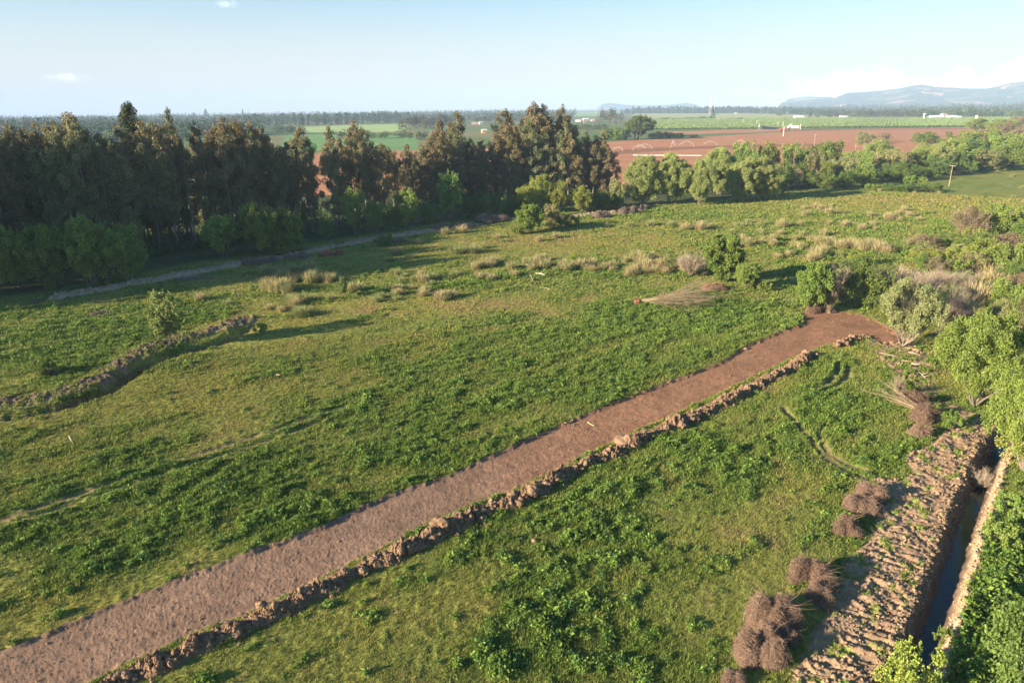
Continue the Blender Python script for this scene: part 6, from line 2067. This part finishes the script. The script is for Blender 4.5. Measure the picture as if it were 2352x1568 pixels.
def orchard():
    rng = np.random.default_rng(91)
    pr = [far_tree(850 + i, 3.4, 2.4, 'round', (C_BR[0] * .62, C_BR[0] * .8), 90, 1.3, 'orchard_tree') for i in range(3)]
    a, b = at(1503, 298.6), at(1748, 296.9)
    c_, d_ = at(1832, 295.4), at(2285, 291.6)
    cnt = 0
    for (p0, p1) in ((a, b), (c_, d_)):
        L = np.hypot(*(p1 - p0)); n = int(L / 4.6)
        for i in range(n):
            q = p0 + (p1 - p0) * i / n + rng.normal(0, .25, 2)
            s = rng.uniform(.9, 1.15)
            o = place(pr[rng.integers(3)], (q[0], q[1], -.1), (s, s, s), rng.uniform(0, 6.28), cat='orchard tree', group='front row of orchard trees', label='small rounded orchard tree in the front row facing the ploughed field')
            cnt += 1
    P_ = [f for f in FIELDS if f[0] == 'orchard_field'][0][1]
    lo, hi = P_.min(0), P_.max(0)
    ang = math.radians(62)
    u = np.arange(-2400, 2400, 5.6); v = np.arange(-2600, 2600, 4.6)
    U, Vv = np.meshgrid(u, v)
    X = (U * -math.sin(ang) + Vv * math.cos(ang)).ravel() + 500; Y = (U * math.cos(ang) + Vv * math.sin(ang)).ravel() + 1200
    k = (X > lo[0]) & (X < hi[0]) & (Y > lo[1]) & (Y < hi[1]); X, Y = X[k], Y[k]
    k = (sdf(X, Y, P_) < -4) & (sdf(X, Y, BLACK_NET) > 2); X, Y = X[k], Y[k]
    px, py = proj(X, Y); k = (px < 2400) & (rng.random(len(X)) < .97); X, Y = X[k], Y[k]
    n = len(X); m = 9
    q = rng.normal(size=(n * m, 3)); q /= np.linalg.norm(q, axis=1, keepdims=True); q[:, 2] = np.abs(q[:, 2])
    C = np.column_stack([np.repeat(X, m), np.repeat(Y, m), np.full(n * m, .7)]) + q * [1.7, 1.7, 2.2]
    V, Fq = leaf_quads(C, 1.7, rng, .8, .6)
    cc = np.array([.19, .25, .08]) * (1 + .15 * perlin(X / 60, Y / 60, 4))[:, None] * rng.uniform(.85, 1.15, (n, 1))
    me = make_mesh('orchard_rows', V, [Fq], np.repeat(cc, m * 4, 0)); me.materials.append(M_LEAF)
    tag(link('orchard_rows', me), 'close set rows of small orchard trees filling the far field', 'orchard', kind='stuff')


orchard()

# ------------------------------------------------------------------ hills
RIDGE = [(1780, 237), (1815, 233), (1850, 229), (1885, 227), (1912, 228), (1925, 222), (1945, 213), (1990, 211), (2020, 208.5), (2060, 204), (2085, 199), (2105, 195), (2115, 194), (2128, 196), (2150, 200), (2180, 201), (2230, 203.5), (2265, 203.5), (2290, 198.5), (2312, 192), (2340, 189), (2400, 178), (2500, 190), (2700, 205)]


def hills(name, ridge, r0, rpk, r1, label, col, seed, na=420):
    az = []
    el = []
    for x, y in ridge:
        v = ray(x, y); az.append(math.atan2(v[0], v[1])); el.append(v[2] / math.hypot(v[0], v[1]))
    A = np.linspace(az[0], az[-1], na); E_ = np.interp(A, az, el)
    R_ = np.linspace(r0, r1, 90)
    AA, RR = np.meshgrid(A, R_)
    X, Y = RR * np.sin(AA), RR * np.cos(AA)
    pk = np.interp(AA[0], A, E_) * rpk + H
    bump = np.where(RR < rpk, sstep(r0, rpk, RR) ** .9, sstep(r1, rpk, RR))
    gul = np.abs(fbm(X, Y, 700, 4, seed, .55))
    Z = np.maximum(pk[None] - 0, 0) * bump * (1 - .45 * gul * (1 - sstep(.85, 1.0, bump))) * (1 + .0 * RR) + 5 * fbm(X, Y, 90, 2, seed + 3) * bump * 0.6 - 2
    edge = sstep(A[0], A[0] + .01, AA) * (sstep(A[-1], A[-1] - .012, AA) if ridge[-1][0] < 2300 else 1)
    Z = Z * edge - 1
    V = np.stack([X, Y, Z], -1).reshape(-1, 3)
    i = np.arange(89)[:, None] * na; j = np.arange(na - 1)[None]
    Fq = np.stack([i + j, i + na + j, i + na + j + 1, i + j + 1], -1).reshape(-1, 4)[:, ::-1]
    t = fbm(X, Y, 380, 3, seed + 9)
    c = mix(np.array(col), np.array([.16, .14, .09]), sstep(.25, .5, t))
    c = mix(c, np.array([.40, .24, .16]), sstep(.62, .7, fbm(X, Y, 300, 2, seed + 11)))
    me = make_mesh(name, V, [Fq], c.reshape(-1, 3), True); me.materials.append(M_MTN)
    tag(link(name, me), label, 'hills', kind='structure')


hills('hills', RIDGE, 6900, 9000, 11200, 'long blue wooded ridge rising at the right of the skyline', (.05, .07, .04), 950)
hills('hills', [(1790, 234.5), (1812, 227), (1835, 223), (1860, 221.5), (1885, 223), (1905, 222), (1930, 229), (1960, 236)], 9500, 10800, 12300, 'pale lower hill left of the long blue ridge', (.05, .07, .05), 960)
hills('hills', [(1365, 245), (1385, 239), (1398, 236.5), (1415, 238), (1440, 241.5), (1470, 242), (1520, 242), (1560, 238.5), (1575, 236), (1590, 239), (1620, 244)], 11000, 12300, 13600, 'small pale hills on the skyline above the masts', (.05, .07, .05), 970)

# ------------------------------------------------------------------ labels of the many, from landmarks
LMK = [('the leftmost shaded willows', 60, 664), ('the sunlit domed willow', 215, 650), ('the thin stemmed willow', 514, 592), ('the large two lobed willow', 628, 582), ('the slim bank willow', 752, 552), ('the upright bank willows', 860, 536), ('the tallest columnar willow', 1034, 506), ('the yellow green willows', 1250, 490), ('the wood end', 1400, 470), ('the leftmost pale willow', 1476, 471), ('the middle pale willow', 1606, 470), ('the rightmost pale willow', 1748, 461), ('the bramble clump', 2060, 438), ('the crossarm pole', 2179, 430),
       ('the red soil gap', 800, 500), ('the pale young willow', 394, 800), ('the winding ditch end', 590, 738), ('the bulky clump pair', 1065, 582), ('the pale dead branches', 1230, 634), ('the lone tan tussock', 1795, 522), ('the dense round young tree', 1660, 645), ('the forked stem tree', 1868, 716), ('the pale silvery willow', 2075, 792), ('the yellow green bush row', 2200, 620), ('the bright young tree', 1219, 535), ('the straw tussock', 2246, 688), ('the field corner tree', 1467, 321), ('the barn cluster', 1345, 280), ('the wooden farmhouse', 1112, 306),
       ('the red roofed houses', 750, 275.5), ('the tall lone conifer', 1637, 273.5), ('the radio masts', 1632, 262), ('the long pale shed', 1834, 271.5), ('the greenhouses', 2170, 272), ('the lone field trees', 2005, 333), ('the broad field tree', 2124, 333), ('the left frost fan', 2121, 275.5), ('the right frost fan', 2240, 283.5), ('the white tank', 1821, 300), ('the pale crop field', 800, 295), ('the brown grove', 980, 297), ('the picture edge hedge', 2340, 385), ('the ditch spoil heap', 140, 905), ('the round bank bush', 882, 565), ('the reed bed', 700, 645), ('the pale feathery shrubs', 1570, 625), ('the green hollow', 2100, 580), ('the left skyline', 100, 300), ('the wood behind its middle', 400, 310)]
ORD = ['', 'second', 'third', 'fourth', 'fifth', 'sixth', 'seventh', 'eighth', 'ninth', 'tenth', 'eleventh', 'twelfth', 'thirteenth', 'fourteenth', 'fifteenth', 'sixteenth', 'seventeenth', 'eighteenth', 'nineteenth', 'twentieth']


def auto_labels():
    pos = np.array([at(x, y) for _, x, y in LMK])
    buckets = {}
    for o, look, k in AUTO:
        p = np.array([o.location.x, o.location.y])
        R_ = np.hypot(*p)
        d = np.hypot(*(pos - p).T)
        i = int(np.argmin(d))
        qx, qy = proj(p[0], p[1]); lx, ly = LMK[i][1], LMK[i][2]
        ry = np.hypot(*p) - np.hypot(*pos[i]); rx = (qx - lx) / F * np.hypot(*p)
        if abs(ry) > abs(rx) * 1.8: rel = 'behind' if ry > 0 else 'in front of'
        elif abs(rx) > abs(ry) * 1.8: rel = 'right of' if rx > 0 else 'left of'
        else: rel = ('behind and ' if ry > 0 else 'before and ') + ('right of' if rx > 0 else 'left of')
        buckets.setdefault((look, rel, i), []).append((d[i], o))
    for (look, rel, i), L in buckets.items():
        L.sort(key=lambda t: t[0])
        for n, (dd, o) in enumerate(L):
            s = f'{look} {rel} {LMK[i][0]}'
            if n: s += f', {ORD[n] if n < 20 else str(n + 1) + "th"} from it'
            elif len(L) > 1: s += ', nearest to it'
            o['label'] = s


auto_labels()

# ------------------------------------------------------------------ haze
def haze():
    m = MB()
    S = 14600
    m.box(-S, S, -S, S, -6, 330)
    me = m.mesh('haze')
    mt = bpy.data.materials.new('haze'); mt.use_nodes = True
    nd, lk, n = NT(mt.node_tree)
    nd.clear()
    v = n('ShaderNodeVolumePrincipled', ins={'Color': (0.52, 0.72, 1.0, 1), 'Density': HAZE, 'Anisotropy': -0.1})
    out = n('ShaderNodeOutputMaterial'); lk.new(v.outputs[0], out.inputs['Volume'])
    me.materials.append(mt)
    tag(link('haze', me), 'thin blue evening haze over the plain', 'haze', kind='stuff')


HAZE = 0.00011
haze()
